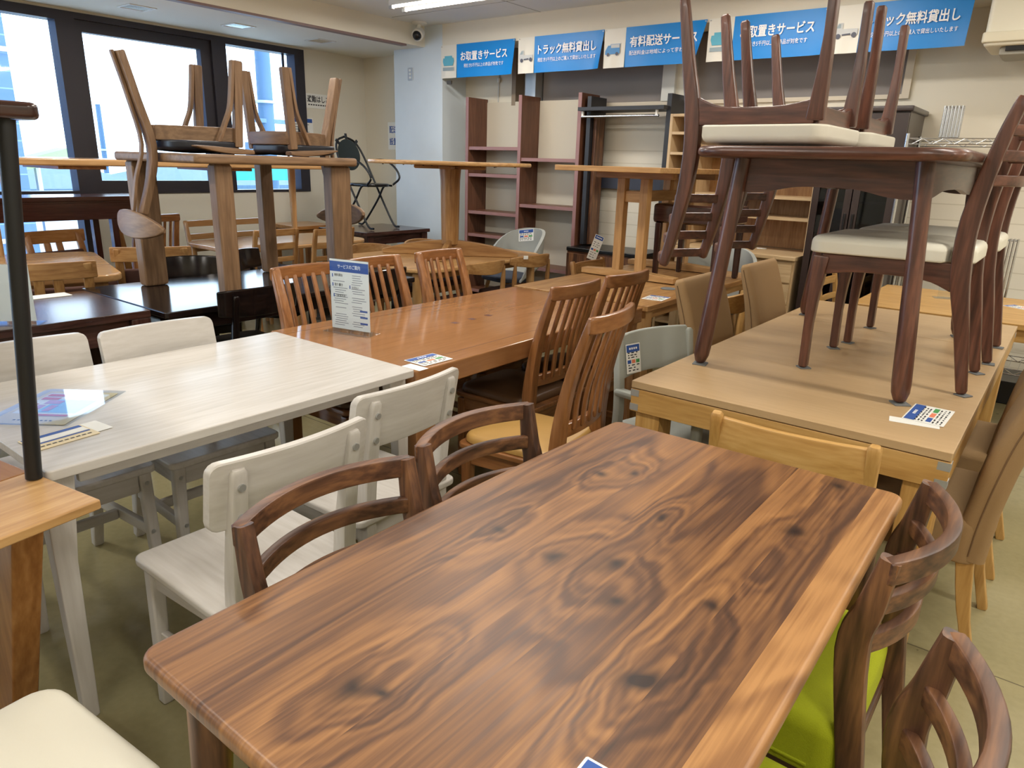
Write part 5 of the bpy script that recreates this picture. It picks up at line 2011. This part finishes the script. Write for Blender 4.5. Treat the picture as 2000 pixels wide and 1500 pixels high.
for x, y in ((-0.15, 1.18), (-0.15, -1.17), (0.2, -1.17), (0.16, 1.28)):
    bm = B()
    if (x, y) == (0.16, 1.28):
        continue
    tube(bm, [(x, y, 0), (x, y, 0.599)], [0.024, 0.034], 16)
    obj('leg', bm, 'beech', lg)
for y in (-0.75, 0.35):
    bm = B()
    bar(bm, [(-0.3, y, 0.588), (0.3, y, 0.588)], 0.022, 0.3, 0.004, ref=(0, 0, 1))
    obj('batten', bm, 'honey', lg)
cn = thing('console', 'long dark red brown console under the left window', 'console table', (-6.42, 1.95, 0))
bm = B()
plate(bm, rrect(0.42, 2.1, 0.006, 2), 1.015, 1.05, 0.004)
obj('tabletop', bm, wood('redbrown', 1), cn)
for x in (-0.18, 0.18):
    obj('apron', box(B(), (x, 0, 0.935), (0.024, 1.98, 0.13), 0.003), 'redbrown', cn)
    bm = B()
    sbox(bm, x - 0.018, x + 0.018, -1.0, 1.0, 1.0, 1.014)
    obj('moulding', bm, wood('redbrown', 1), cn)
    for y in (-0.98, 0.72):
        bm = B()
        box(bm, (x, y, 0.435), (0.06, 0.05, 0.87), 0.004)
        obj('leg', bm, 'redbrown', cn)
    bm = B()
    bar(bm, [(x, 1.0, 0), (x, 0.88, 0.87)], 0.05, 0.06, 0.004)
    obj('leg', bm, 'honey', cn)
sl = thing('dining_chair', 'reddish slat back chair below the end of the console', 'chair', (-5.95, 2.755, 0), R(90))
k_slat(sl, M_BROWNLEATHER)

ch = thing('low_table', 'dark wood table carrying the black folding chair', 'table', (-5.73, 5.03, 0))
bm = B()
plate(bm, rrect(0.74, 0.86, 0.004, 2), 0.685, 0.72, 0.004)
obj('tabletop', bm, wood('wenge', 1), ch)
for x in (-0.32, 0.32):
    obj('apron', box(B(), (x, 0, 0.64), (0.022, 0.74, 0.09), 0.003), 'wenge', ch)
for y in (-0.37, 0.37):
    obj('apron', box(B(), (0, y, 0.64), (0.62, 0.022, 0.09), 0.003), 'wenge', ch)
for sx_ in (-1, 1):
    for sy_ in (-1, 1):
        bm = B()
        box(bm, (sx_ * 0.32, sy_ * 0.37, 0.342), (0.07, 0.07, 0.684), 0.004)
        obj('leg', bm, 'wenge', ch)
table('side_table', 'small reddish wood table in the window corner', -6.75, -6.25, 4.45, 4.95, 0.72, 0.035, wood('honey', 1), 'honey', r=0.01, edge=0.004, legs=((0.06, 0.06),), lw=0.05, apron=(0.05, 0.02))

# folding chair
fc = thing('folding_chair', 'black folding chair with round back plate standing on the dark wood table', 'folding chair', (-5.80, 4.98, 0.7235), R(-84))
for s in (-1, 1):
    bm = B()
    tube(bm, smooth_path([(s * 0.19, 0.27, 0.012), (s * 0.19, 0.2, 0.03), (s * 0.19, 0.08, 0.22), (s * 0.19, -0.08, 0.50), (s * 0.18, -0.2, 0.72), (s * 0.12, -0.255, 0.84), (0.0, -0.275, 0.885)], 5), 0.0105, 10)
    obj('front_leg_tube', bm, M_BLACKSTEEL, fc)
    bm = B()
    tube(bm, smooth_path([(s * 0.165, -0.27, 0.012), (s * 0.165, -0.19, 0.03), (s * 0.165, 0.0, 0.26), (s * 0.165, 0.1, 0.41), (s * 0.17, 0.2, 0.42)], 5), 0.0105, 10)
    obj('rear_leg_tube', bm, M_BLACKSTEEL, fc)
    bm = B()
    tube(bm, smooth_path([(s * 0.2, -0.15, 0.655), (s * 0.22, 0.05, 0.67), (s * 0.22, 0.2, 0.6), (s * 0.21, 0.27, 0.5), (s * 0.19, 0.2, 0.43)], 5), 0.0105, 10)
    obj('arm_tube', bm, M_BLACKSTEEL, fc)
bm = B()
plate(bm, rrect(0.34, 0.36, 0.12), 0.41, 0.44, 0.012, 3, mat=Matrix.Translation((0, 0.05, 0)))
obj('seat', bm, M_BLACKPL, fc)
bm = B()
Mb = Matrix.Translation((0, -0.215, 0.71)) @ Matrix.Rotation(PI / 2 + 0.2, 4, 'X')
lathe(bm, [(0.15, -0.006), (0.155, 0), (0.15, 0.006), (0.11, 0.010), (0.108, 0.006), (0.06, 0.006), (0.057, 0.01)], 28, axis=Mb)
bk_ = obj('back_plate', bm, flat('dark_green_plastic', (24, 34, 32), 0.35), fc)
for k in range(3):
    bm = B()
    a = (k - 1) * 0.8
    c0 = Mb @ Vector((0.14 * math.sin(a), -0.14 * math.cos(a) * -1, 0))
    c1 = Mb @ Vector((0.21 * math.sin(a), 0.21 * math.cos(a), 0))
    bar(bm, [c0, c1], 0.03, 0.008, 0.002)
    obj('spoke', bm, M_BLACKPL, bk_)

# ================================================================ storage along the back wall
bk = thing('bookcase', 'brown bookcase with two open bays beside the pillar', 'bookcase', (-4.42, 5.88, 0))
M_BACKBOARD = flat('cream_back_board', (206, 198, 180), 0.6)
for x in (-0.675, 0.0, 0.675):
    bm = B()
    sbox(bm, x - 0.018, x + 0.018, -0.149, 0.15, 0, 2.02)
    sp = obj('side_panel', bm, 'bookcase', bk)
    bm = B()
    sbox(bm, x - 0.0185, x + 0.0185, -0.152, -0.149, 0, 2.0205)
    obj('edge_band', bm, wood('bookedge', 2), sp)
for x, zs in ((-0.3375, (1.55, 1.289, 0.917, 0.684, 0.45, 0.1)), (0.3375, (1.453, 1.018, 0.42, 0.1))):
    for z in zs:
        bm = B()
        sbox(bm, x - 0.319, x + 0.319, -0.138, 0.14, z - 0.03, z)
        s_ = obj('shelf', bm, wood('bookcase', 0), bk)
        bm = B()
        sbox(bm, x - 0.319, x + 0.319, -0.141, -0.138, z - 0.031, z + 0.0005)
        obj('edge_band', bm, wood('bookedge', 0), s_)
    bm = B()
    sbox(bm, x - 0.319, x + 0.319, 0.141, 0.149, 0, 1.99)
    obj('back_board', bm, M_BACKBOARD, bk)

M_RACK = flat('black_rack_laminate', (38, 38, 42), 0.45)
rk = thing('coat_rack', 'black open wardrobe rack with a chrome rail right of the bookcase', 'coat rack', (-3.32, 5.86, 0))
for x in (-0.345, 0.437):
    bm = B()
    sbox(bm, x - 0.02, x + 0.02, -0.1, 0.16, 0.69, 1.99)
    obj('side_panel', bm, M_RACK, rk)
bm = B()
sbox(bm, -0.40, 0.44, -0.2, 0.1, 1.862, 1.892)
obj('top_shelf', bm, M_RACK, rk)
bm = B()
tube(bm, [(-0.38, -0.16, 1.815), (0.38, -0.16, 1.815)], 0.011, 12)
obj('hanging_rail', bm, M_STEEL, rk)
for x in (-0.37, 0.36):
    bm = B()
    box(bm, (x, -0.16, 1.838), (0.02, 0.022, 0.046), 0.003)
    obj('bracket', bm, M_WHITEPL, rk)
bm = B()
sbox(bm, -0.32, 0.44, 0.12, 0.15, 1.2, 1.31)
obj('cross_panel', bm, flat('navy_laminate', (44, 48, 62), 0.5), rk)
bm = B()
sbox(bm, -0.32, -0.29, -0.05, 0.1, 0.69, 1.83)
obj('inner_board', bm, 'walnut', rk)
tv = thing('cabinet', 'low brown cabinet with a glossy black top below the wardrobe rack', 'cabinet', (-3.32, 5.80, 0))
bm = B()
sbox(bm, -0.38, 0.38, -0.22, 0.22, 0.06, 0.64)
obj('body', bm, 'walnut', tv)
bm = B()
plate(bm, rrect(0.79, 0.46, 0.02, 3), 0.64, 0.675, 0.008)
obj('top', bm, M_BLACKPL, tv)
for x in (-0.19, 0.19):
    bm = B()
    sbox(bm, x - 0.186, x + 0.186, -0.236, -0.221, 0.08, 0.62)
    obj('door', bm, 'walnut', tv)

ns = thing('shelf_unit', 'narrow oak shelf unit between the wardrobe rack and the oak desk', 'shelf', (-2.73, 5.88, 0))
for x in (-0.115, 0.115):
    bm = B()
    sbox(bm, x - 0.012, x + 0.012, -0.13, 0.15, 0, 1.83)
    obj('side_panel', bm, 'blond', ns)
for z in (1.83, 1.69, 1.53, 1.37, 1.1, 0.8, 0.45, 0.1):
    bm = B()
    sbox(bm, -0.102, 0.102, -0.128, 0.14, z - 0.022, z - 0.0005)
    obj('shelf', bm, wood('blond', 0), ns)
bm = B()
sbox(bm, -0.102, 0.102, 0.141, 0.149, 0.05, 1.8)
obj('back_board', bm, 'oakmid', ns)

hd = thing('desk', 'oak desk with a shelf hutch behind the raised dark table', 'desk', (-2.1, 5.77, 0))
for x in (-0.485, 0.485):
    bm = B()
    sbox(bm, x - 0.012, x + 0.012, -0.05, 0.28, 0.80, 1.56)
    obj('hutch_side', bm, 'blond', hd)
for z in (1.56, 1.215, 1.06):
    bm = B()
    sbox(bm, -0.472, 0.472, -0.05, 0.265, z - 0.022, z)
    obj('shelf', bm, wood('blond', 0), hd)
bm = B()
sbox(bm, -0.472, 0.472, 0.266, 0.278, 0.80, 1.55)
obj('back_board', bm, wood('oakmid', 2), hd)
bm = B()
plate(bm, rrect(1.0, 0.62, 0.006, 2), 0.765, 0.795, 0.004)
obj('desktop', bm, wood('blond', 0), hd)
bm = B()
lathe(bm, [(0.04, 0.7952), (0.04, 0.799), (0.03, 0.8)], 20, (0.1, 0.1, 0))
obj('cable_cap', bm, M_WHITEPL, hd)
bm = B()
sbox(bm, 0.02, 0.49, -0.28, 0.28, 0.05, 0.764)
pd = obj('drawer_pedestal', bm, 'blond', hd)
for z0_, z1_ in ((0.60, 0.75), (0.44, 0.585), (0.08, 0.425)):
    bm = B()
    sbox(bm, 0.035, 0.475, -0.296, -0.281, z0_, z1_)
    obj('drawer', bm, wood('blond', 0), pd)
for y in (-0.25, 0.25):
    bm = B()
    box(bm, (-0.45, y, 0.382), (0.06, 0.05, 0.764), 0.004)
    obj('leg', bm, 'blond', hd)

M_DKCAB = flat('dark_brown_lacquer', (50, 38, 36), 0.35, coat=0.2)
dc = thing('cabinet', 'tall dark brown glazed cabinet behind the raised dark table', 'cabinet', (-1.29, 5.76, 0))
bm = B()
sbox(bm, -0.25, 0.25, 0.24, 0.26, 0.1, 1.80)
sbox(bm, -0.27, -0.25, -0.24, 0.26, 0.1, 1.80)
sbox(bm, 0.25, 0.27, -0.24, 0.26, 0.1, 1.80)
sbox(bm, -0.25, 0.25, -0.24, 0.24, 0.1, 0.13)
sbox(bm, -0.25, 0.25, -0.24, 0.24, 1.77, 1.80)
obj('body', bm, M_DKCAB, dc)
bm = B()
plate(bm, rrect(0.58, 0.56, 0.01, 2), 1.80, 1.835, 0.008)
obj('cornice', bm, M_DKCAB, dc)
for z in (0.5, 0.85, 1.2, 1.5):
    bm = B()
    sbox(bm, -0.249, 0.249, -0.2, 0.235, z - 0.02, z)
    obj('shelf', bm, M_DKCAB, dc)
for s in (-1, 1):
    bm = B()
    x0_, x1_ = sorted((s * 0.004, s * 0.268))
    sbox(bm, x0_, x0_ + 0.045, -0.266, -0.243, 0.14, 1.79)
    sbox(bm, x1_ - 0.045, x1_, -0.266, -0.243, 0.14, 1.79)
    sbox(bm, x0_ + 0.045, x1_ - 0.045, -0.266, -0.243, 0.14, 0.22)
    sbox(bm, x0_ + 0.045, x1_ - 0.045, -0.266, -0.243, 1.55, 1.79)
    dr = obj('door', bm, M_DKCAB, dc)
    bm = B()
    sbox(bm, x0_ + 0.045, x1_ - 0.045, -0.257, -0.253, 0.22, 1.55)
    obj('glass', bm, clear_mat('cabinet_glass_%d' % (s + 1), (0.35, 0.35, 0.37, 1)), dr)
    bm = B()
    box(bm, (s * 0.027, -0.274, 1.05), (0.014, 0.014, 0.16), 0.004)
    obj('handle', bm, M_BLACKPL, dr)

# wire shelving with folded metal racks
ws = thing('wire_shelving', 'chrome wire shelving along the right part of the back wall', 'wire shelving', (-0.30, 5.66, 0))
for x in (-0.70, 0.90):
    for y in (-0.22, 0.22):
        bm = B()
        tube(bm, [(x, y, 0), (x, y, 1.66)], 0.0125, 12)
        obj('post', bm, M_STEEL, ws)
for z in (1.60, 0.55, 0.2):
    bm = B()
    for y in (-0.215, 0.215):
        tube(bm, [(-0.69, y, z + 0.03), (0.89, y, z + 0.03)], 0.0035, 6)
        tube(bm, [(-0.69, y, z - 0.005), (0.89, y, z - 0.005)], 0.0035, 6)
        for k in range(26):
            a = -0.67 + 1.54 * k / 26
            tube(bm, [(a, y, z + (0.03 if k % 2 else -0.005)), (a + 1.54 / 26, y, z + (-0.005 if k % 2 else 0.03))], 0.0028, 5)
    for x in (-0.69, 0.89):
        tube(bm, [(x, -0.21, z + 0.03), (x, 0.21, z + 0.03)], 0.0035, 6)
    for k in range(30):
        a = -0.67 + 1.54 * k / 29
        tube(bm, [(a, -0.212, z + 0.032), (a, 0.212, z + 0.032)], 0.0018, 5)
    obj('shelf', bm, M_STEEL, ws)


def folded_rack(label, loc, h, n=6, rot=0.0, lean=0.0):
    t = thing('folded_rack', label, 'rack', loc, (lean, 0, rot))
    for k in range(n):
        bm = B()
        x = -0.05 + 0.1 * k / (n - 1)
        tube(bm, [(x, -0.03, 0.008), (x, -0.03, h), (x, 0.03, h), (x, 0.03, 0.008)], 0.0055, 8)
        obj('bar', bm, M_STEEL, t)
    bm = B()
    for z in (0.01, h - 0.01):
        for y in (-0.03, 0.03):
            tube(bm, [(-0.055, y, z), (0.055, y, z)], 0.004, 6)
    obj('cross_bar', bm, M_STEEL, t)
    return t


folded_rack('bundle of chrome bars standing on the top wire shelf', (-0.79, 5.62, 1.635), 0.2)
folded_rack('bundle of chrome bars on the lower right of the wire shelving, by the picture edge', (-0.33, 5.50, 0.588), 0.45)
folded_rack('slim bundle of chrome bars low beside the tall dark cabinet', (-0.88, 5.62, 0.588), 0.35, 4)
bx = thing('storage_box', 'black box under the wire shelving beside its front post', 'box', (-0.1, 5.62, 0.0))
bm = B()
plate(bm, rrect(0.36, 0.4, 0.02, 3), 0.0, 0.15, 0.01)
obj('body', bm, M_BLACKPL, bx)
